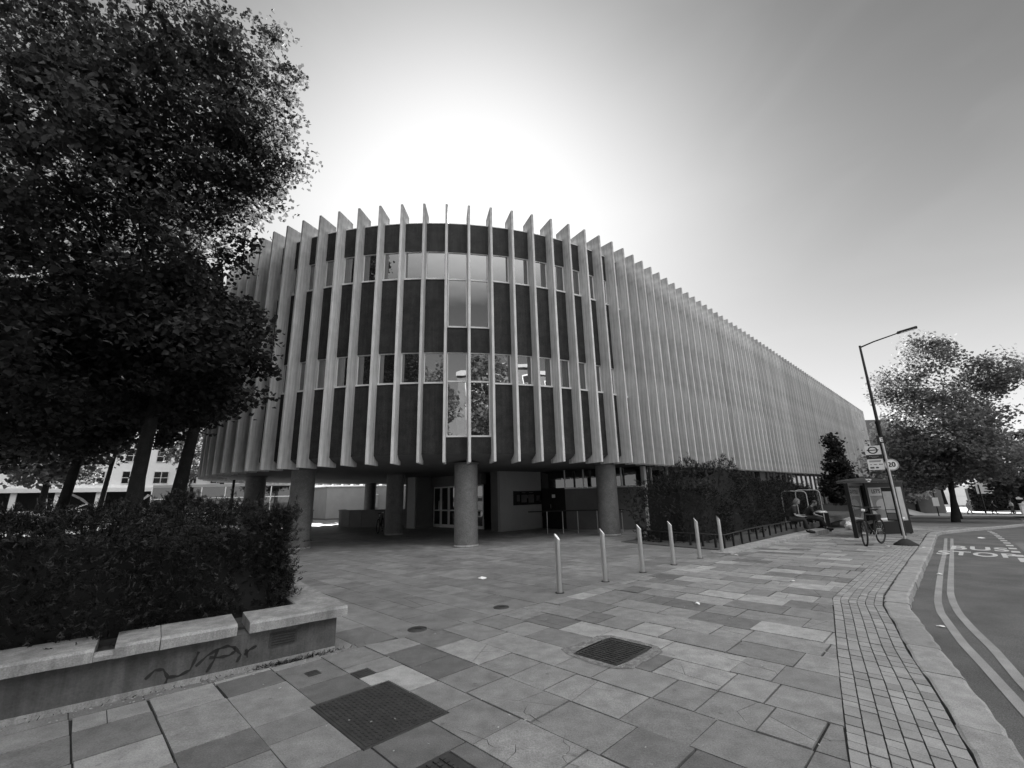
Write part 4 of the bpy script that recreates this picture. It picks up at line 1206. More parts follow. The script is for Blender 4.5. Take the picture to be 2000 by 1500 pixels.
# mortar bed round the ribbed cover
b = MB(); x, y = xy(*COVER_MID)
pts = []
for k in range(20):
    a = 2 * pi * k / 20; q = .42 / max(abs(cos(a)), abs(sin(a))) * R.uniform(.92, 1.06); s_, u_ = COVER_MID[0] + cos(a) * q, COVER_MID[1] + sin(a) * q; pts.append(xy(s_, u_))
inner = [xy(COVER_MID[0] + .31 * sx_, COVER_MID[1] + .29 * sy_) for sx_, sy_ in ((-1, -1), (1, -1), (1, 1), (-1, 1))]
for k in range(20):
    a, c = pts[k], pts[(k + 1) % 20]
    def inr(p):
        s_, u_ = (p[0] + p[1]) * .7071 - COVER_MID[0], (p[0] - p[1]) * .7071 - COVER_MID[1]; f = min(.35 / max(abs(s_), 1e-6), .28 / max(abs(u_), 1e-6)); return xy(COVER_MID[0] + s_ * f, COVER_MID[1] + u_ * f)
    ia, ic = inr(a), inr(c); b.add([(a[0], a[1], .004), (c[0], c[1], .004), (ic[0], ic[1], .0035), (ia[0], ia[1], .0035)], [(0, 1, 2, 3)])
tag(b.build('mortar_patch', mat('crumbled_mortar', .19, .95, .5, 18, .4, 90, bump=.01, bscale=60)), kind='structure')

# ================================================================== LITTER
def litter(x, y, r_, lb, tall=.02, m=M_paper, name='litter'):
    b = MB(); V = [(0, 0, tall)]; n = 9
    for k in range(n):
        a = 2 * pi * k / n; q = r_ * R.uniform(.5, 1.2); V.append((q * cos(a), q * .6 * sin(a), R.uniform(0.002, tall * .8)))
    b.add(V, [(0, k + 1, (k + 1) % n + 1) for k in range(n)])
    o = b.build(name, m); o.location = (x, y, terr(x, y)); o.rotation_euler = (0, 0, R.uniform(0, 3)); tag(o, lb, 'litter'); return o
litter(-.71, 9.37, .12, 'crumpled white paper lying on the plaza left of the bollards', .05)
litter(2.58, 6.9, .045, 'small white paper cup scrap on the middle of the pavement', .04)
litter(5.2, 6.0, .06, 'white scrap in the gutter at the bend of the kerb', .02).location.z = -.115
litter(4.86, 8.35, .05, 'white scrap on the pavement left of the sett strip', .02)
litter(8.2, 9.2, .06, 'white scrap in the gutter farther along the kerb', .03).location.z = -.115
litter(10.9, 13.7, .06, 'white scrap lying by the bicycle wheel', .02)
litter(11.6, 13.3, .09, 'flattened white scrap on the pavement before the bus stop sign', .02)
litter(18.6, 18.6, .12, 'white scrap on the road by the far bend of the kerb', .05).location.z = terr(18.6, 18.6) - .11
litter(5.5, 11.7, .05, 'white scrap at the foot of the farthest bollard', .02)
# scattered fag ends, petals and grit: too many to count
b = MB()
for _ in range(190):
    q = 1.5 + 10 * R.random() ** 1.6; u_ = R.uniform(-6, -.9)
    x, y = xy(q, u_); dn = (Vector((x, y)) - W0).dot(WN)
    if dn > -.02 and (Vector((x, y)) - W0).dot(WD) > -.1: continue
    r_ = R.uniform(.003, .007) + (.006 if R.random() < .06 else 0); a = R.uniform(0, pi); L_ = r_ * R.uniform(1, 2.2)
    b.box((x, y, terr(x, y) + .005), (L_ * 2, r_ * 1.2, .004), a)
for _ in range(150):
    a_ = R.uniform(0, 5); p = pw(a_, -R.uniform(.01, .22) ** 1.2); r_ = R.uniform(.004, .01)
    b.box((p.x, p.y, .005), (r_ * 2, r_, .004), R.uniform(0, pi))
tag(b.build('scattered_grit', mat('grit', .42, .8, .3, 60, 0)), 'scattered fag ends and pale grit over the paving', 'litter', kind='stuff')
# weeds at the foot of the planter wall
P_ = []
for _ in range(700):
    a_ = R.choice((R.gauss(.55, .12), R.gauss(.2, .18), R.uniform(0, 4))); p = pw(a_, -abs(R.gauss(0, .025))); P_.append((p.x, p.y, abs(R.gauss(0, .018))))
tag(leaf_obj('weeds', np.array(P_), .03, M_leaf_dark, kind='needle'), 'thin weeds along the foot of the planter wall', 'weeds', kind='stuff')

# ================================================================== BUS SHELTER
def shelter():
    sA = Vector((12.63, 17.21)); sB = Vector((14.96, 19.45)); sC = Vector((17.0, 19.95)); o = (14.5, 18.8, terr(14.5, 18.8)); g = lambda p: terr(p.x, p.y)
    t = thing('bus_shelter', o, 'black framed glass bus shelter with a LET\'S GO advertising panel', 'bus shelter')
    zr = 1.70
    def post(p, z1=zr, w_=.09):
        b = MB(); b.box((p.x, p.y, (g(p) + z1) / 2), (w_, w_, z1 - g(p)), .78); b.build('post', M_black, t, o)
    post(sA, w_=.13); post(sB); post(sC); back = Vector((1.2, 1.35))
    # rear glazing between sA and sB
    f = MB(); f.wall(sA, sB, zr - .10, zr, .07); f.wall(sA, sB, .55, .66, .07); f.wall(sA, sB, -.27, -.17, .06); f.build('rear_frame', M_black, t, o)
    gl = MB(); gl.wall(sA, sB, .66, zr - .1, .012); gl.wall(sA, sB, -.17, .55, .012); gl.build('rear_glass', M_clear, t, o)
    # advertising case, front face towards the camera
    d = (sC - sB).normalized(); nn = Vector((d.y, -d.x)); L_ = (sC - sB).length
    z0, z1 = -.42, zr
    c = MB(); c.wall(sB, sC, z0, z1, .22); cs = c.build('advert_case', M_black, t, o)
    p = MB(); p.wall(sB + d * .12, sC - d * .14, .10, 1.50, .008, 0, -.115); p.build('poster', M_poster, cs, o)
    def wp(a, z, off): q = sB + d * a + nn * off; return Vector((q.x, q.y, z))
    # darker lower field, pale blob, curved edge
    def patch(pts, off, m, nm):
        b = MB(); b.add([wp(a, z, off) for a, z in pts], [list(range(len(pts)))]); return b.build(nm, m, cs, o)
    patch([(.16, 1.16), (1.0, 1.16), (1.06, .70), (1.3, .40), (1.45, .24), (.5, .24), (.24, .55)], .1215, mat('poster_mid', .13, .5, .3, 3, 0), 'poster_field')
    patch([(.75 + .36 * cos(a) * 1.0, .80 + .22 * sin(a)) for a in [2 * pi * k / 20 for k in range(20)]], .1245, M_render, 'poster_shape')
    patch([(.30, .17), (L_ - .30, .17), (L_ - .30, .24), (.30, .24)], .1225, M_white, 'poster_band')
    mt = frame_mtx(wp(.72, 1.33, .125), (d.x, d.y, 0), (nn.x, nn.y, 0))
    text_mesh('poster_lettering', "LET'S GO", .225, M_ink, Matrix.Translation((-o[0], -o[1], -o[2])) @ mt, cs, bold=.006, space=.95)
    # roof with a barrel edge and fascia
    ov = Vector((-.50, -.2)); r_ = MB()
    rd = (sC - sA).normalized(); P0 = sA - rd * .25 ; P1 = sC + rd * .05
    P0 = sA + Vector((-.42, -.10)); P1 = sC + Vector((.1, -.05))
    q0, q1 = P0 + back * .95, P1 + back * .8
    r_.prism([tuple(P0), tuple(P1), tuple(q1), tuple(q0)], zr + .02, zr + .08); r_.build('roof', M_dark, t, o)
    V = []; n = 12
    dd = (P1 - P0); 
    for i in range(n + 1):
        f_ = i / n; p_ = P0 + dd * f_; h_ = .06 + .13 * sin(pi * min(1, f_ * 1.1 + .05))
        V += [(p_.x, p_.y, zr), (p_.x, p_.y, zr + h_)]
    b = MB(); b.add(V, [(2 * i, 2 * i + 2, 2 * i + 3, 2 * i + 1) for i in range(n)])
    nn2 = Vector((dd.y, -dd.x)).normalized(); b.add([(v[0] - nn2.x * .05, v[1] - nn2.y * .05, v[2]) for v in V], [(2 * i + 1, 2 * i + 3, 2 * i + 2, 2 * i) for i in range(n)])
    b.add([(V[2 * i + 1][0] - nn2.x * s_, V[2 * i + 1][1] - nn2.y * s_, V[2 * i + 1][2]) for i in range(n + 1) for s_ in (0, .05)], [(2 * i, 2 * i + 2, 2 * i + 3, 2 * i + 1) for i in range(n)])
    fa = b.build('fascia', M_dark, t, o)
    mc = P0 + dd * .46 + nn2 * .004; mt = frame_mtx((mc.x, mc.y, zr + .095), (dd.x, dd.y, 0), (nn2.x, nn2.y, 0))
    text_mesh('fascia_lettering', 'Swiss Cottage\nStation', .085, M_white, Matrix.Translation((-o[0], -o[1], -o[2])) @ mt, fa, bold=.001)
    # far posts and a perch seat
    for p in (sA + back, sC + back * .8): post(p)
    b = MB(); s0 = sA.lerp(sB, .15) + Vector((.25, -.1)); s1 = sA.lerp(sB, .9) + Vector((.25, -.1)); b.wall(s0, s1, .17, .21, .22); b.build('seat', M_dark, t, o)
shelter()
# ================================================================== BUS STOP POLE
def bus_stop():
    x, y = 11.77, 14.08; z = terr(x, y); o = (x, y, z)
    t = thing('bus_stop_pole', o, 'bus stop post with a roundel flag, route panel and timetable case on a rubber foot', 'bus stop')
    b = MB(); b.lathe([(0, 0), (.30, 0), (.30, .03), (.10, .17), (.055, .19), (0, .19)], (x, y, z), 4 * 6); b.build('rubber_foot', M_rubber, t, o)
    b = MB(); b.tube([(x, y, z + .17), (x, y, 2.90)], .033, 12); b.build('pole', M_galv, t, o)
    # flag faces camera: x direction along (0.77,-0.64)-ish perpendicular to the view
    d = Vector((.77, -.64)); nn = Vector((-.64, -.77))
    def fz(zz): return 2.07 + (zz - 1.70) * .772 if 1.69 < zz < 2.70 else zz
    def wp(a, zz, off):
        if 1.69 < zz < 2.70: a = -.28 + (a + .33) * .74
        return (x + d.x * a + nn.x * off, y + d.y * a + nn.y * off, fz(zz))
    def panel(a0, a1, z0, z1, off, m, nm, par, th=.02):
        b = MB(); P = [wp(a0, z0, off)[:2], wp(a1, z0, off)[:2], wp(a1, z0, off - th)[:2], wp(a0, z0, off - th)[:2]]; b.prism(P, fz(z0), fz(z1)); return b.build(nm, m, par, o)
    pe = panel(-.12, .10, 2.87, 3.13, .012, M_ink, 'letter_tile', t, .03)
    T = Matrix.Translation((-o[0], -o[1], -o[2]))
    text_mesh('tile_letter', 'E', .17, M_white, T @ frame_mtx(wp(-.01, 3.0, .016), (d.x, d.y, 0), (nn.x, nn.y, 0)), pe, bold=.006)
    fl = panel(-.60, -.06, 2.32, 2.685, .012, M_frame, 'flag', t)
    # roundel: ring plus bar
    b = MB(); n = 40; V = []
    for k in range(n):
        a = 2 * pi * k / n
        for r_ in (.105, .148): V.append(wp(-.33 + r_ * cos(a) * 1.15, 2.505 + r_ * sin(a), .0145))
    b.add(V, [(2 * k, 2 * k + 1, (2 * k + 3) % (2 * n), (2 * k + 2) % (2 * n)) for k in range(n)])
    b.add([wp(-.53, 2.488, .0165), wp(-.13, 2.488, .0165), wp(-.13, 2.525, .0165), wp(-.53, 2.525, .0165)], [(0, 1, 2, 3)])
    b.build('roundel', M_ink, fl, o)
    p2 = panel(-.60, -.06, 2.14, 2.315, .012, M_ink, 'name_panel', t)
    text_mesh('name_lettering', 'Swiss Cottage\nStation', .042, M_poster, T @ frame_mtx(wp(-.33, 2.228, .016), (d.x, d.y, 0), (nn.x, nn.y, 0)), p2)
    p3 = panel(-.60, -.06, 1.70, 2.135, .012, M_frame, 'route_panel', t)
    b = MB()
    for zz, ww in ((2.06, .40), (2.02, .38)): b.add([wp(-.53, zz, .0145), wp(-.53 + ww, zz, .0145), wp(-.53 + ww, zz + .022, .0145), wp(-.53, zz + .022, .0145)], [(0, 1, 2, 3)])
    b.build('route_heading', M_poster_d, p3, o)
    b = MB()
    for a0, ww in ((-.52, .03), (-.48, .02), (-.40, .03), (-.36, .04), (-.31, .02), (-.22, .04), (-.17, .03), (-.13, .03)):
        b.add([wp(a0, 1.90, .0145), wp(a0 + ww, 1.90, .0145), wp(a0 + ww, 1.935, .0145), wp(a0, 1.935, .0145)], [(0, 1, 2, 3)])
    b.build('route_lettering', M_poster_d, p3, o)
    b = MB(); b.add([wp(-.54, 1.755, .0145), wp(-.40, 1.755, .0145), wp(-.40, 1.825, .0145), wp(-.54, 1.825, .0145)], [(0, 1, 2, 3)])
    b.add([wp(-.30 + .055 * cos(2 * pi * k / 16), 1.79 + .035 * sin(2 * pi * k / 16), .0145) for k in range(16)], [list(range(16))]); b.build('route_symbols', M_poster_d, p3, o)
    tc_ = panel(-.30, -.05, .52, 1.52, .035, M_black, 'timetable_case', t, .07)
    panel(-.28, -.07, .86, 1.40, .0375, M_poster, 'timetable_sheet', tc_, .002); panel(-.28, -.07, .56, .74, .0375, M_poster_d, 'timetable_sheet', tc_, .002); panel(-.28, -.07, .76, .84, .0375, M_poster, 'timetable_sheet', tc_, .002)
bus_stop()
# ================================================================== LAMP POST
def lamp_post():
    x, y = 15.71, 18.93; z = terr(x, y); o = (x, y, z)
    x, y = 15.55, 18.6; o = (x, y, z)
    t = thing('street_lamp', o, 'tall grey street lamp with one arm over the road and a round 20 sign', 'street lamp')
    b = MB(); b.tube([(x, y, z), (x, y, 4.2)], .085, 12); b.build('lower_column', M_black, t, o)
    b = MB(); b.tube([(x, y, 4.2), (x, y, 7.64)], [.06, .045], 12); b.build('upper_column', M_dark, t, o)
    b = MB(); b.tube([(x, y, 4.15), (x, y, 4.24)], .10, 12); b.tube([(x, y, 3.40), (x, y, 3.5)], .10, 12); b.build('collar', M_black, t, o)
    d = Vector((.72, -.69)); e = Vector((x, y, 7.56)) + Vector((d.x * 1.35, d.y * 1.35, .30))
    b = MB(); b.tube([(x, y, 7.56), (x + d.x * .5, y + d.y * .5, 7.70), e], [.035, .03, .025], 8); b.build('arm', M_dark, t, o)
    b = MB(); rz = atan2(d.y, d.x); b.box((0, 0, 0), (.68, .2, .085)); h = b.build('lamp_head', M_dark, t, bevel=.02); h.location = Vector((e.x + d.x * .3 - x, e.y + d.y * .3 - y, e.z + .05 - z)); h.rotation_euler = (0, -.12, rz)
    b = MB(); b.box((.02, 0, -.046), (.5, .15, .006)); b.build('lens', M_frame, h)
    nn = Vector((-.64, -.77)); dd = Vector((.77, -.64)); c = Vector((x + nn.x * .10 + dd.x * .13, y + nn.y * .10 + dd.y * .13, 2.40))
    def disc(r0, r1, off, m, nm, par):
        b = MB(); n = 36; V = []
        for k in range(n):
            a = 2 * pi * k / n
            for r_ in (r0, r1): V.append((c.x + dd.x * r_ * cos(a) + nn.x * off, c.y + dd.y * r_ * cos(a) + nn.y * off, c.z + r_ * sin(a)))
        if r0 == 0: b.add([V[2 * k + 1] for k in range(n)], [list(range(n))])
        else: b.add(V, [(2 * k, 2 * k + 1, (2 * k + 3) % (2 * n), (2 * k + 2) % (2 * n)) for k in range(n)])
        return b.build(nm, m, par, o)
    s_ = disc(0, .235, 0, M_white, 'speed_sign', t); disc(.195, .235, .004, M_poster, 'ring', s_); disc(0, .24, -.01, M_galv, 'sign_back', s_)
    text_mesh('numerals', '20', .26, M_ink, Matrix.Translation((-o[0], -o[1], -o[2])) @ frame_mtx((c.x + nn.x * .006, c.y + nn.y * .006, c.z), (dd.x, dd.y, 0), (nn.x, nn.y, 0)), s_, bold=.008)
lamp_post()
# ================================================================== BICYCLE
def bicycle(loc, rz, label, name='bicycle', steer=.5):
    t = thing(name, loc, label, 'bicycle', None, rz)
    # local x forward; rear wheel at -.52, front at .52; radius .34
    rw = .335
    def wheel(x, par, st=0.0):
        w_ = bpy.data.objects.new('wheel', None)
        b = MB(); ax = (sin(-st), cos(st), 0)
        b.torus((0, 0, 0), ax, rw - .02, .021, 40, 8); wo = b.build('wheel', M_rubber, par); wo.location = (x, 0, rw)
        bpy.data.objects.remove(w_)
        b = MB(); b.torus((0, 0, 0), ax, rw - .045, .009, 40, 6); b.build('rim', M_dark, wo)
        b = MB(); a_ = Vector(ax).normalized(); u_ = Vector((0, 0, 1)); v_ = a_.cross(u_)
        for k in range(14):
            an = 2 * pi * k / 14; e = (u_ * cos(an) + v_ * sin(an)) * (rw - .05); b.tube([a_ * (.025 if k % 2 else -.025), e], .0022, 4, caps=False)
        b.tube([a_ * -.04, a_ * .04], .022, 8); b.build('spokes', M_galv, wo); return wo
    wheel(-.52, t); wheel(.50, t, steer)
    b = MB(); bb = (-.08, 0, .28); st_ = (-.22, 0, .78); hd = (.34, 0, .82); hb_ = (.37, 0, .70)
    b.tube([bb, st_], .017, 8); b.tube([st_, hd], .018, 8); b.tube([bb, hb_], .022, 8); b.tube([(hd[0], 0, hd[2] + .04), (hb_[0], 0, hb_[2] - .04)], .022, 8)
    for s_ in (-1, 1):
        b.tube([bb, (-.52, s_ * .06, rw)], .010, 6); b.tube([(-.22, 0, .74), (-.52, s_ * .06, rw)], .009, 6)
    b.build('frame', M_black, t)
    b = MB(); 
    for s_ in (-1, 1): b.tube([(.385, s_ * .03, .64), (.50 , s_ * .06, rw)], .012, 6)
    b.tube([(.40, 0, .64), (.33, 0, .92), (.30, 0, .99)], .015, 8); b.build('fork', M_black, t)
    ca, sa = cos(steer), sin(steer)
    b = MB(); b.tube([(.30 - sa * -.33 - .06, -.33 * ca, 1.03), (.33 + sa * .2, -.2 * ca, 1.02), (.34, 0, 1.0), (.33 - sa * .2, .2 * ca, 1.02), (.30 - sa * .33 - .06, .33 * ca, 1.03)], .014, 8); b.build('handlebar', M_black, t)
    b = MB(); b.box((.42, 0, .93), (.05, .08, .06)); b.build('headlight', M_white, t, bevel=.01)
    b = MB(); b.add([(-.36, -.08, .93), (-.36, .08, .93), (-.28, .07, .95), (-.10, .025, .94), (-.08, 0, .93), (-.10, -.025, .94), (-.28, -.07, .95), (-.3, 0, .88)], [(0, 1, 2, 6), (2, 3, 5, 6), (3, 4, 5), (1, 0, 7), (0, 6, 7), (6, 5, 7), (5, 4, 7), (4, 3, 7), (3, 2, 7), (2, 1, 7)])
    b.build('saddle', M_black, t, bevel=0)
    b = MB(); b.tube([(-.22, 0, .76), (-.25, 0, .90)], .013, 8); b.build('seat_post', M_galv, t)
    b = MB(); b.torus(bb, (0, 1, 0), .09, .007, 24, 6); b.tube([(-.08, -.05, .28), (-.02, -.07, .13)], .009, 6); b.tube([(-.08, .05, .28), (-.14, .07, .43)], .009, 6)
    b.box((-.02, -.11, .13), (.09, .08, .018)); b.box((-.14, .11, .43), (.09, .08, .018)); b.build('crankset', M_galv, t)
    b = MB(); b.torus((-.52, 0, rw), (0, 1, 0), rw + .02, .012, 40, 4)
    return t
bk = bicycle((10.85, 14.15, terr(10.85, 14.15)), radians(222), 'black bicycle leaning parked before the bus shelter, handlebars towards the camera', steer=.55)
bk.rotation_euler = (radians(-5), 0, radians(212)); bk.scale = (1.12, 1.12, 1.12)
b = MB(); b.box((-.30, 0, .72), (.32, .16, .16)); b.build('pannier', M_black, bk, bevel=.02)

# ================================================================== PEOPLE
def skin_mesh(name, nodes, edges, m, parent, sub=1, root=0, smooth=True):
    me = bpy.data.meshes.new(name); me.from_pydata([n_[0] for n_ in nodes], edges, [])
    ob = bpy.data.objects.new(name, me); COL.objects.link(ob)
    sk = ob.modifiers.new('skin', 'SKIN'); sk.use_smooth_shade = True
    if sub: sb = ob.modifiers.new('sub', 'SUBSURF'); sb.levels = sub; sb.render_levels = sub
    sv_ = me.skin_vertices[0].data
    for i, n_ in enumerate(nodes):
        r_ = n_[1]; sv_[i].radius = (r_, r_) if not isinstance(r_, tuple) else r_
    sv_[root].use_root = True
    dg = bpy.context.evaluated_depsgraph_get(); m2 = bpy.data.meshes.new_from_object(ob.evaluated_get(dg))
    bpy.data.objects.remove(ob); m2.name = name; m2.materials.clear(); m2.materials.append(m)
    o2 = bpy.data.objects.new(name, m2); COL.objects.link(o2); o2.parent = parent
    return o2
def chain(nodes, edges, start, pts):
    k = start
    for p in pts: nodes.append(p); edges.append((k, len(nodes) - 1)); k = len(nodes) - 1
    return k
def person(loc, rz, J, label, hair=M_hair, top=M_cloth, legs=M_cloth, sc=1.0, long_hair=True, group=None, hold=False, skirt=False):
    """J: joints in local metres, +x is the way the person faces, +y left. pelvis, chest, neck, head, and l/r arm and leg triples"""
    t = thing('person', loc, label, 'person', group, rz); t.scale = (sc, sc, sc)
    V = Vector
    pel, che, nek, hea = V(J['pelvis']), V(J['chest']), V(J['neck']), V(J['head'])
    nodes = [(pel, (.12, .15))]; edges = []
    k = chain(nodes, edges, 0, [((pel + che) / 2, (.105, .13)), (che, (.11, .15)), (nek - (nek - che) * .15, (.05, .055)), (nek, .05)])
    ck = 2
    hd = (hea - nek).normalized(); fx = V(J.get('face', (1, 0, 0))).normalized()
    h1 = hea - hd * .045; chain(nodes, edges, k, [(h1 + fx * .018, (.074, .072)), (hea + hd * .015 + fx * .006, (.098, .090)), (hea + hd * .075, (.095, .088)), (hea + hd * .115, (.055, .055))])
    # nose and ears as short spurs
    hi = k + 2
    chain(nodes, edges, hi, [(hea + fx * .094 - hd * .0, .015), (hea + fx * .118 - hd * .022, .011)])
    for s_ in ('l', 'r'):
        sh, el, wr, ha = [V(q) for q in J['arm_' + s_]]
        kk = chain(nodes, edges, ck, [(sh, .058), (sh.lerp(el, .5), .048), (el, .038), (el.lerp(wr, .5), .034), (wr, .024)])
        hdir = (ha - wr).normalized(); side = hdir.cross(V((0, 0, 1))); side = side.normalized() if side.length > .1 else V((0, 1, 0))
        palm = wr + hdir * .05; k2 = chain(nodes, edges, kk, [(palm, (.018, .034))])
        for f in range(4):
            o_ = side * (.026 - f * .0175); ln = (.075, .085, .08, .062)[f]; cd_ = V((0, 0, -1)) * .018
            chain(nodes, edges, k2, [(palm + hdir * .035 + o_, .009), (palm + hdir * (.035 + ln * .5) + o_ + cd_ * .5, .008), (palm + hdir * (.03 + ln * .9) + o_ + cd_ * 1.8, .007)])
        sg = 1 if s_ == 'r' else -1
        chain(nodes, edges, k2, [(palm + side * .034 * sg - hdir * .01, .010), (palm + side * .05 * sg + hdir * .03, .008)])
    for s_ in ('l', 'r'):
        hi_, kn, an, to = [V(q) for q in J['leg_' + s_]]
        chain(nodes, edges, 0, [(hi_, .085), (hi_.lerp(kn, .5), .072), (kn, .052), (kn.lerp(an, .4), .052), (an, .034), (an.lerp(to, .5) - V((0, 0, .02)), (.03, .038)), (to, (.022, .035))])
    skin_mesh('body', nodes, edges, M_skin, t, 2)
    # top
    nd = [(pel - (che - pel) * .10, (.175, .21))]; ed = []
    chain(nd, ed, 0, [(pel + (che - pel) * .25, (.165, .195)), ((pel + che) / 2, (.155, .185)), (che, (.158, .20)), (nek - (nek - che) * .22, (.085, .095))])
    for s_ in ('l', 'r'):
        sh, el, wr, ha = [V(q) for q in J['arm_' + s_]]
        chain(nd, ed, 3, [(sh, .088), (sh.lerp(el, .4), .078), (sh.lerp(el, .8), .070)])
    skin_mesh('top', nd, ed, top, t, 1)
    nd = [(pel, (.165, .19))]; ed = []
    for s_ in ('l', 'r'):
        hi_, kn, an, to = [V(q) for q in J['leg_' + s_]]
        chain(nd, ed, 0, [(hi_, .125), (hi_.lerp(kn, .5), .108), (kn, .085 if not skirt else .12), (kn.lerp(an, .5), .08), (an + V((0, 0, .03)), .066)])
    skin_mesh('trousers', nd, ed, legs, t, 1)
    for s_ in ('l', 'r'):
        hi_, kn, an, to = [V(q) for q in J['leg_' + s_]]
        nd = [(an - V((0, 0, .02)) - (to - an) * .12, (.062, .062))]; ed = []; chain(nd, ed, 0, [(an.lerp(to, .4) - V((0, 0, .025)), (.056, .062)), (to + (to - an) * .12, (.046, .058)), (to + (to - an) * .3, (.03, .04))]); skin_mesh('shoe', nd, ed, M_black, t, 1)
    # hair: a cap over the skull, open at the face, longer behind when the hair is long
    bm = bmesh.new(); bmesh.ops.create_icosphere(bm, subdivisions=4, radius=1.0)
    sdv = hd.cross(fx).normalized(); fxo = (fx - hd * fx.dot(hd)).normalized(); hr = random.Random(len(label))
    dead = [v for v in bm.verts if (v.co.x > .30 and v.co.z < .52) or v.co.z < (-.75 if long_hair else -.30)]
    bmesh.ops.delete(bm, geom=dead, context='VERTS')
    for v in bm.verts:
        x_, y_, z_ = v.co; k_ = 1 + hr.uniform(-.035, .035)
        if long_hair and z_ < 0: x_ -= .25 * -z_; z_ *= 1.9; y_ *= 1 + .25 * z_ * -1 * .6
        v.co = hea + hd * (.035 + z_ * .108 * k_) + fxo * (-.008 + x_ * .112 * k_) + sdv * (y_ * .100 * k_)
    hm = bpy.data.meshes.new('hair'); bm.to_mesh(hm); bm.free(); hm.materials.append(hair)
    for p in hm.polygons: p.use_smooth = True
    ho = bpy.data.objects.new('hair', hm); COL.objects.link(ho); ho.parent = t
    b = MB(); c = hea + fx * .092 - hd * .052; b.box(tuple(c), (.012, .042, .008), atan2(fx.y, fx.x)); b.build('mouth', M_dark, t)
    for s_ in (-1, 1):
        sd_ = hd.cross(fx).normalized() * s_; b = MB(); c = hea + fx * .088 + sd_ * .032 + hd * .018
        b.lathe([(0, -.009), (.007, -.006), (.009, 0), (.007, .006), (0, .009)], tuple(c), 8); b.build('eye', M_ink, t)
        b = MB(); c = hea + sd_ * .088 - fx * .012; b.box(tuple(c), (.03, .014, .055), atan2(fx.y, fx.x)); b.build('ear', M_skin, t, bevel=.006)
    if hold:
        wr, ha = V(J['arm_r'][2]), V(J['arm_r'][3]); b = MB(); c = ha + V((.04, .03, .03)); b.box((c.x, c.y, c.z), (.012, .075, .145), .3); b.build('phone', M_black, t)
    return t
seat = .44
J1 = dict(pelvis=(0, 0, seat + .09), chest=(.14, 0, seat + .44), neck=(.23, 0, seat + .60), head=(.31, 0, seat + .72), face=(.8, 0, -.55),
          arm_l=((.17, .19, seat + .50), (.20, .23, seat + .22), (.43, .14, seat + .20), (.51, .10, seat + .22)),
          arm_r=((.17, -.19, seat + .50), (.18, -.24, seat + .22), (.43, -.12, seat + .16), (.51, -.08, seat + .18)),
          leg_l=((.06, .10, seat + .06), (.46, .14, seat + .05), (.46, .13, .09), (.64, .14, .04)),
          leg_r=((.06, -.10, seat + .06), (.47, -.13, seat + .06), (.52, -.12, .09), (.70, -.13, .04)))
J2 = dict(pelvis=(0, 0, seat + .09), chest=(.17, 0, seat + .42), neck=(.28, 0, seat + .56), head=(.37, 0, seat + .66), face=(.7, 0, -.7),
          arm_l=((.20, .19, seat + .47), (.30, .24, seat + .20), (.50, .12, seat + .10), (.58, .07, seat + .09)),
          arm_r=((.20, -.19, seat + .47), (.30, -.24, seat + .20), (.51, -.10, seat + .12), (.58, -.05, seat + .10)),
          leg_l=((.06, .10, seat + .06), (.46, .16, seat + .07), (.60, .15, .09), (.78, .16, .04)),
          leg_r=((.06, -.10, seat + .06), (.48, -.15, seat + .02), (.66, -.14, .09), (.84, -.15, .04)))
q = 20.7; x, y = xy(q, -5.2); person((x, y, PLZ(q) - .0), radians(-32), J1, 'fair-haired seated person looking down at a phone, left of the pair on the railing', M_hair, M_cloth, M_cloth, hold=True)
q = 23.6; x, y = xy(q, -5.28); person((x, y, PLZ(q) - .03), radians(-30), J2, 'seated person in black with short dark hair, right of the pair on the railing', M_hair_dark, M_cloth, M_cloth, long_hair=False, skirt=True)
def walkJ(st=.22, arm=.15):
    return dict(pelvis=(0, 0, .95), chest=(.02, 0, 1.28), neck=(.03, 0, 1.47), head=(.05, 0, 1.60), face=(1, 0, -.05),
                arm_l=((.02, .19, 1.38), (-arm, .23, 1.12), (-arm + .08, .24, .88), (-arm + .10, .24, .80)), arm_r=((.02, -.19, 1.38), (arm * .7, -.23, 1.12), (arm + .12, -.22, .92), (arm + .18, -.2, .86)),
                leg_l=((0, .09, .90), (st * .6, .10, .50), (st, .10, .09), (st + .17, .11, .04)), leg_r=((0, -.09, .90), (-st * .2, -.10, .50), (-st * 1.2, -.10, .14), (-st * 1.0 + .14, -.11, .05)))
for (x, y, rz, lb, tp, lg, hr) in ((66.5, 61.3, 2.6, 'far pedestrian in a white top walking by the direction signs', M_cloth3, M_cloth2, M_hair_dark), (64.6, 61.9, -.6, 'far pedestrian in dark clothes left of the one in white', M_cloth, M_cloth, M_hair_dark),
                                   (68.9, 61.6, 2.4, 'far pedestrian in grey between the direction signs and the right edge', M_cloth2, M_cloth, M_hair), (60.4, 61.0, -.7, 'lone far pedestrian in pale clothes nearer the street tree', M_cloth3, M_cloth3, M_hair_dark)):
    person((x, y, terr(x, y)), rz, walkJ(), lb, hr, tp, lg, long_hair=False)
Js = dict(J1); 
person((-16.8, 24.9, terr(-16.8, 24.9)), radians(120), J1, 'seated person in a white shirt seen from behind over the hedge, left of the library', M_hair_dark, M_cloth3, M_cloth, long_hair=False)
person((-15.2, 26.4, terr(-15.2, 26.4)), radians(100), J1, 'seated person in dark clothes beyond the hedge, right of the one in white', M_hair_dark, M_cloth, M_cloth, long_hair=False)

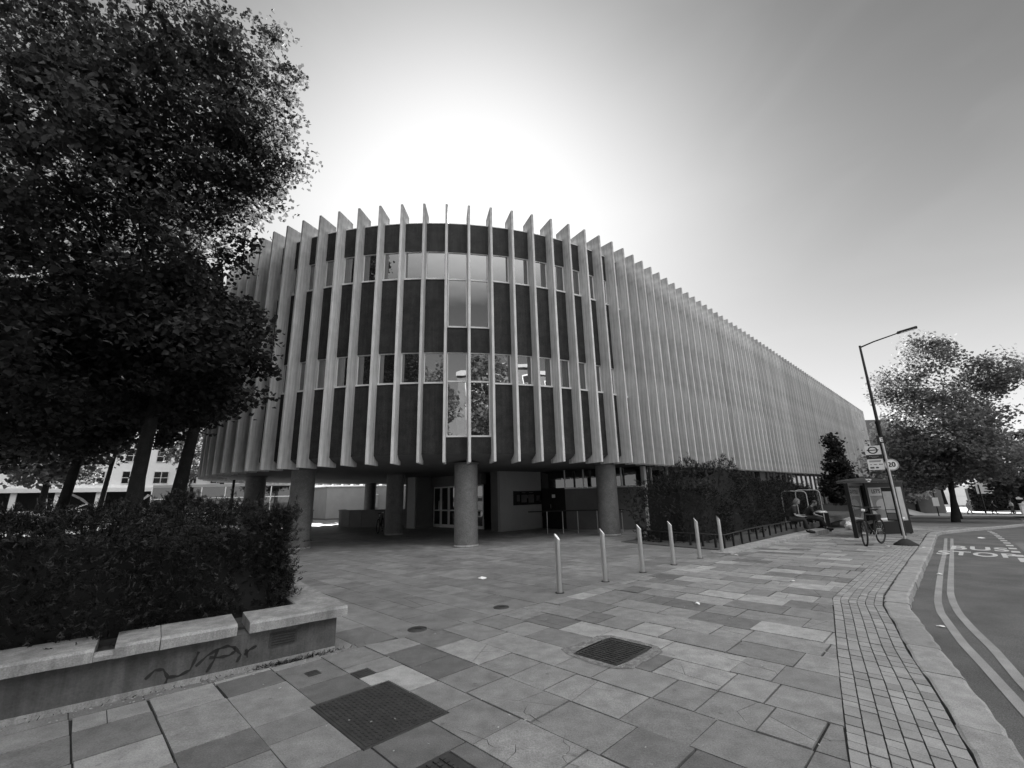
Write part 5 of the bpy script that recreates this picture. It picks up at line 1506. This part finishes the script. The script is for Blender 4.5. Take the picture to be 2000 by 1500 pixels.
def bench(x, y, rz, label):
    z = terr(x, y); t = thing('bench', (x, y, z), label, 'bench', 'benches by the cafe', rz)
    b = MB()
    for k in range(3): b.box((-.14 + k * .14, 0, .42), (.12, 1.5, .04))
    b.build('seat', M_dark, t)
    for s_ in (-.6, .6): b = MB(); b.box((0, s_, .2), (.36, .06, .40)); b.build('leg', M_black, t)
bench(-16.8, 24.9, radians(120), 'dark slatted bench under the person in white, beyond the hedge')
bench(-15.2, 26.4, radians(100), 'dark slatted bench under the person in dark clothes, beyond the hedge')
# ================================================================== LEFT BACKGROUND
def flats():
    a, c = Vector((-58.5, 42.3)), Vector((-36.8, 60.4)); o = (a.x, a.y, terr(a.x, a.y)); d = (c - a).normalized(); nn = Vector((d.y, -d.x)); L_ = (c - a).length; z0 = 1.35
    t = thing('white_flats', o, 'white three-storey flats on thin columns beyond the lawn at far left', 'building')
    P = [tuple(a), tuple(c), tuple(c - nn * 12), tuple(a - nn * 12)]
    b = MB(); b.prism(P, z0 + 2.1, z0 + 7.8); b.build('wall', M_white, t, o)
    b = MB(); b.prism([tuple(a + nn * .7), tuple(c + nn * .7), tuple(c + nn * .01), tuple(a + nn * .01)], z0 + 1.85, z0 + 2.3); b.build('balcony_band', M_white, t, o)
    b = MB(); b.prism([tuple(a - nn * 1.5), tuple(c - nn * 1.5), tuple(c - nn * 11), tuple(a - nn * 11)], z0 - .2, z0 + 2.1); b.build('recessed_ground_floor', M_dark, t, o)
    for k in range(9):
        p = a + d * (1 + k * (L_ - 2) / 8) + nn * .3; b = MB(); b.box((p.x, p.y, z0 + .85), (.45, .3, 2.0), atan2(d.y, d.x)); b.build('column', M_white, t, o)
    for fl in range(2):
        for k in range(9):
            p0 = a + d * (1.2 + k * (L_ - 2) / 9); p1 = p0 + d * 1.5; zb = z0 + 2.75 + fl * 2.6
            f = MB(); f.wall(p0, p1, zb, zb + 1.5, .06, 0, -.04); fo = f.build('window', M_frame, t, o)
            for (e0, e1, g0, g1) in ((.08, .71, .08, .68), (.79, 1.42, .08, .68), (.08, .71, .76, 1.42), (.79, 1.42, .76, 1.42)):
                g = MB(); g.wall(p0 + d * e0, p0 + d * e1, zb + g0, zb + g1, .01, 0, -.08); g.build('pane', M_glass_dark, fo, o)
flats()
def canopy(x, y, s, rz, label):
    z = terr(x, y); t = thing('folding_stall', (x, y, z), label, 'market stall', 'folded market stalls on the lawn', rz)
    b = MB()
    pts = [(-1.0 * s, -.8 * s, .75 * s), (-.1 * s, -.85 * s, 1.55 * s), (1.0 * s, -.7 * s, .72 * s), (1.05 * s, .7 * s, .70 * s), (-.05 * s, .8 * s, 1.5 * s), (-1.0 * s, .8 * s, .78 * s), (-.5 * s, -.86 * s, 1.05 * s), (.5 * s, -.82 * s, 1.2 * s), (.5 * s, .78 * s, 1.15 * s), (-.5 * s, .82 * s, 1.1 * s)]
    b.add(pts, [(0, 6, 9, 5), (6, 1, 4, 9), (1, 7, 8, 4), (7, 2, 3, 8)]); b.build('canopy', M_cloth3, t)
    for (xa, ya) in ((-.9, -.75), (.9, -.7), (-.9, .7), (.9, .7)):
        b = MB(); b.tube([(xa * s, ya * s, 0), (-xa * s * .9, ya * s, .8 * s)], .03, 6); b.build('leg', M_frame, t)
    b = MB(); b.box((0, 0, .42 * s), (1.7 * s, 1.1 * s, .05)); b.build('table_top', M_frame, t)
canopy(-31.5, 38.8, 1.15, .6, 'folding stall with a bright white cloth, right one of the two on the lawn')
canopy(-35.0, 35.5, 1.05, .9, 'folding stall half hidden by the hedge, left of the two on the lawn')
def park_lamp(x, y, h, label):
    z = terr(x, y); t = thing('park_lamp', (x, y, z), label, 'lamp post', 'small lamps on the lawn')
    b = MB(); b.tube([(0, 0, 0), (0, 0, h)], [.07, .04], 8); b.build('post', M_black, t)
    b = MB(); b.lathe([(.05, h), (.15, h + .06), (.19, h + .42), (.0, h + .42)], (0, 0, 0), 10); b.build('lantern', M_frame, t)
    b = MB(); b.lathe([(.22, h + .42), (.10, h + .58), (0, h + .66)], (0, 0, 0), 10); b.build('lantern_cap', M_black, t)
park_lamp(-28.9, 34.5, 2.6, 'black park lamp with a pale lantern standing over the bright folding stall')
park_lamp(-35.4, 41.0, 2.6, 'small park lamp before the white flats, left of the near plane trunk')
park_lamp(-23.4, 32.4, 2.0, 'small park lamp between the thick plane trunk and the library')
def pavilion():
    o = (-20, 33, .1); t = thing('glazed_cafe', o, 'glass fronted cafe with white bars, seen under the left end of the library', 'building')
    a, c = Vector((-25.5, 31.5)), Vector((-16.9, 34.2)); d = (c - a).normalized()
    b = MB(); b.wall(a, c, .05, 2.75, .04); b.build('glass_front', M_glass_dark, t, o)
    b = MB(); b.prism([tuple(a), tuple(c), (c.x - 2, c.y + 5), (a.x - 2, a.y + 5)], 2.76, 2.95); b.build('roof', M_render, t, o)
    b = MB(); b.prism([(a.x - .05, a.y + .3), (c.x - .1, c.y + .3), (c.x - 2, c.y + 5), (a.x - 2, a.y + 5)], 0.02, 2.75); b.build('interior', M_dark, t, o)
    for z in (.95, 1.98): b = MB(); b.wall(a, c, z - .03, z + .03, .09); b.build('rail', M_white, t, o)
    for k in range(7):
        p = a + (c - a) * k / 6; b = MB(); b.box((p.x, p.y, 1.4), (.06, .09, 2.7), atan2(d.y, d.x)); b.build('mullion', M_white, t, o)
    b = MB(); b.wall(a.lerp(c, .42), a.lerp(c, .66), 1.05, 1.6, .01, 0, -.06); b.build('menu_sheet', M_paper, t, o)
pavilion()
t = thing('lamp_column', (-12.9, 20.5, 0), 'plain black post standing just left of the leftmost library column', 'post')
b = MB(); b.tube([(0, 0, 0), (0, 0, 2.62)], .055, 10); b.build('post', M_black, t); b = MB(); b.lathe([(0, 0), (.12, 0), (.12, .04), (.06, .06)], (0, 0, 0), 12); b.build('base_plate', M_black, t)
def aboard(x, y, rz, label):
    z = terr(x, y); t = thing('pavement_sign', (x, y, z), label, 'pavement sign', 'pavement signs by the cafe', rz)
    b = MB(); b.box((0, .12, .42), (.62, .03, .84)); b.build('front_board', M_black, t, bevel=.008); b = MB(); b.box((0, -.12, .42), (.62, .03, .84)); b.build('back_board', M_black, t, bevel=.008)
    b = MB(); b.box((0, -.138, .45), (.48, .004, .62)); b.build('poster', M_poster_d, t)
aboard(-13.3, 26.8, .35, 'black pavement sign with a grey poster between the two left-hand columns')
aboard(-14.6, 27.2, -.2, 'plain black pavement sign left of the one with a poster')
t = thing('litter_bin', (-16.0, 35.0, 0), 'black square bin before the pale rendered outbuilding', 'bin')
b = MB(); b.box((0, 0, .42), (.62, .5, .84)); b.build('body', M_black, t, bevel=.02); b = MB(); b.box((0, 0, .87), (.68, .56, .05)); b.build('lid', M_black, t); b = MB(); b.box((.05, -.256, .2), (.14, .006, .22)); b.build('sticker', M_paper, t)
bicycle((-6.6, 22.3, 0), radians(95), 'parked bicycle half hidden behind the inner column under the library', steer=.1)

# ================================================================== RIGHT BACKGROUND
b = MB(); b.prism([(50.5, 66), (62, 66), (66, 76), (52, 78)], -3, 11.2); o = b.build('far_block', M_render2, None, (56, 70, -2.3)); tag(o, 'dark flat-topped block just past the far end of the library', 'building')
def long_hedge(a, c, z1, label, n=9000):
    a, c = Vector(a), Vector(c); d = (c - a).normalized(); nn = Vector((d.y, -d.x)); z = terr(a.x, a.y); zf = terr(c.x, c.y)
    L_ = (c - a).length; P = []
    for _ in range(n):
        f = R.random(); h_ = R.random(); p = a + d * f * L_ + nn * R.uniform(-.15, .25); zz = z + (zf - z) * f + h_ * z1; P.append((p.x, p.y, zz))
    t = thing('clipped_hedge', (a.x, a.y, z), label, 'hedge'); leaf_obj('foliage', np.array(P), .32, M_leaf_dark, t, (a.x, a.y, z), flat=.1)
    b = MB(); b.wall(a, c, min(z, zf) - .3, max(z, zf) + z1 - .4, .5, 0, .4); b.build('inner_mass', M_core, t, (a.x, a.y, z))
long_hedge((56, 70.5), (70, 76), 3.4, 'long dark clipped hedge across the end of the street left of the street tree')
long_hedge((74, 74), (104, 70), 4.0, 'dark hedge along the far side behind the pedestrians')
b = MB(); b.wall((54, 66.2), (69, 73.5), -3.2, -1.95, .3); o = b.build('garden_wall', M_coping, None, (60, 69, -2.6)); tag(o, 'low pale garden wall under the long hedge at the street end', 'wall')
def dirsign():
    x, y = 66.0, 62.6; z = terr(x, y); t = thing('direction_sign', (x, y, z), 'white road direction board on two posts beyond the street trees at right', 'road sign'); o = (x, y, z)
    d = Vector((.72, -.69)); nn = Vector((-.69, -.72))
    for s_ in (-1.3, 1.3, 2.6): b = MB(); b.tube([(d.x * s_, d.y * s_, 0), (d.x * s_, d.y * s_, 3.9)], .09, 8); b.build('post', M_black, t)
    b = MB(); b.box((d.x * .2, d.y * .2, 3.5), (3.6, .06, 1.7), atan2(d.y, d.x)); pn = b.build('board', M_white, t)
    b = MB(); b.box((d.x * 2.7, d.y * 2.7, 2.7), (1.6, .06, 1.7), atan2(d.y, d.x)); b.build('board', M_white, t)
    b = MB()
    for k in range(4): b.box((d.x * .1 + nn.x * .04, d.y * .1 + nn.y * .04, 2.95 + k * .36), (2.0 - .3 * (k % 2), .01, .12), atan2(d.y, d.x))
    b.build('lettering_bars', M_ink, pn)
    b = MB(); 
    V = [(d.x * 2.7 + d.x * .5 * cos(a) + nn.x * .05, d.y * 2.7 + d.y * .5 * cos(a) + nn.y * .05, 1.15 + .5 * sin(a)) for a in [2 * pi * k / 20 for k in range(20)]]
    b.add(V, [list(range(20))]); b.build('round_sign', M_white, t)
dirsign()
t = thing('utility_cabinet', (58.3, 52.2, terr(58.3, 52.2)), 'white roadside cabinet at the right edge beyond the trees', 'cabinet')
b = MB(); b.box((0, 0, .6), (1.6, 1.0, 1.2), .8); b.build('body', M_white, t, bevel=.05); b = MB(); b.box((-.03, -.03, 1.24), (1.7, 1.1, .07), .8); b.build('lid', M_frame, t)
t = thing('road_sign', (46.0, 49.9, terr(46, 49.9)), 'thin post with a small white plate left of the street tree', 'road sign')
b = MB(); b.tube([(0, 0, 0), (0, 0, 2.6)], .05, 8); b.build('post', M_black, t); b = MB(); b.box((-.04, -.06, 1.5), (.5, .03, .9), -.75); b.build('plate', M_white, t)
# shrub and steps behind the shelter
z = terr(22.5, 31.5); b = MB()
for k in range(3): b.wall((19.6 - k * .2, 27.6 + k * .3), (23.4 - k * .2, 31.8 + k * .3), z - .2, z + .18 + k * .16, .4)
o = b.build('stone_steps', M_render, None, (21, 29.5, z)); tag(o, 'shallow pale stone steps behind the bus shelter', 'steps')
zz = terr(17.6, 24.6)
b = MB(); V = [(0, 0, .34)]
rr = random.Random(2)
bm = bmesh.new(); bmesh.ops.create_icosphere(bm, subdivisions=3, radius=.24)
for v in bm.verts: v.co *= 1 + rr.uniform(-.16, .16); v.co.z *= .85; v.co.z += .19
me = bpy.data.meshes.new('carrier_bag'); bm.to_mesh(me); bm.free(); me.materials.append(M_cloth3)
o = bpy.data.objects.new('carrier_bag', me); COL.objects.link(o); o.location = (16.6, 22.9, terr(16.6, 22.9)); tag(o, 'crumpled pale bag on the ground left of the bus shelter', 'bag')
def hoop(x, y, L_, h, rz, label):
    z = -.5 ; h += .5 + .0; t = thing('stair_rail', (x, y, z), label, 'handrail', 'white tubular handrails behind the seated people', rz); r_ = .14
    pts = [(0, 0, 0), (0, 0, h - r_), (.04, 0, h - .04), (r_, 0, h), (L_ - r_, 0, h + .02), (L_ - .04, 0, h - .02), (L_, 0, h - r_), (L_, 0, 0)]
    b = MB(); b.tube(pts, .022, 8); b.build('rail', M_poster, t)
hoop(13.2, 20.55, 1.0, 1.42, radians(135), 'nearer white tubular handrail hoop rising beside the left seated person')
hoop(14.45, 21.5, 1.0, 1.45, radians(135), 'farther white tubular handrail hoop behind the right seated person')

# street litter bin / small bench block beside the right person
t = thing('litter_bin', (*xy(25.6, -5.1), terr(*xy(25.6, -5.1))), 'black slatted street bin right of the seated pair', 'bin')
b = MB(); b.box((0, 0, .42), (.42, .42, .84)); b.build('body', M_black, t, bevel=.02); b = MB(); b.lathe([(.25, .84), (.25, .90), (.2, .93), (0, .93)], (0, 0, 0), 16); b.build('lid', M_galv, t)

# ================================================================== BEHIND THE CAMERA (seen only in the window reflections)
for (x, y, h, r_, lb) in ((-12, -16, 19, 6, 'tall sunlit tree behind the viewpoint, left end of the row across the road'), (-2.5, -19, 17, 5, 'tall sunlit tree behind the viewpoint, second in the row'),
                          (10, -14, 18, 6, 'tall sunlit tree behind the viewpoint, before the brick block'), (-24, -10, 17, 6.5, 'tall sunlit tree behind the viewpoint, beyond the left end of the row')):
    tree('street_tree', (x, y), h * .7, .3, [((x, y, h * .62), (r_, r_, h * .36), 1)], 120, 70, 1.3, .42, M_leaf_pale, lb, 'street trees behind the viewpoint', limbs=6, reject=None, origin_z=-.2)
def mansion():
    a, c = Vector((4, -30)), Vector((40, -8)); d = (c - a).normalized(); nn = Vector((-d.y, d.x)); o = (a.x, a.y, 0); L_ = (c - a).length
    t = thing('mansion_block', o, 'brick mansion block with white sash windows across the road, mirrored in the library glass', 'building')
    b = MB(); b.prism([tuple(a), tuple(c), tuple(c - nn * 12), tuple(a - nn * 12)], -1, 17.5); b.build('wall', M_brick, t, o)
    b = MB(); b.prism([tuple(a + nn * .3), tuple(c + nn * .3), tuple(c - nn * 12.2), tuple(a - nn * 12.2)], 17.51, 18.0); b.build('cornice', M_poster, t, o)
    for fl in range(5):
        for k in range(13):
            p0 = a + d * (1.5 + k * (L_ - 3) / 13); p1 = p0 + d * 1.3; zb = 1.4 + fl * 3.3
            f = MB(); f.wall(p0 - d * .12, p1 + d * .12, zb - .12, zb + 2.0, .06, 0, .04); fo = f.build('window', M_frame, t, o)
            g = MB()
            for (e0, e1) in ((0, .62), (.68, 1.3)):
                for (g0, g1) in ((0, .9), (.96, 1.86)): g.wall(p0 + d * e0, p0 + d * e1, zb + g0, zb + g1, .01, 0, .08)
            g.build('panes', M_glass_dark, fo, o)
mansion()
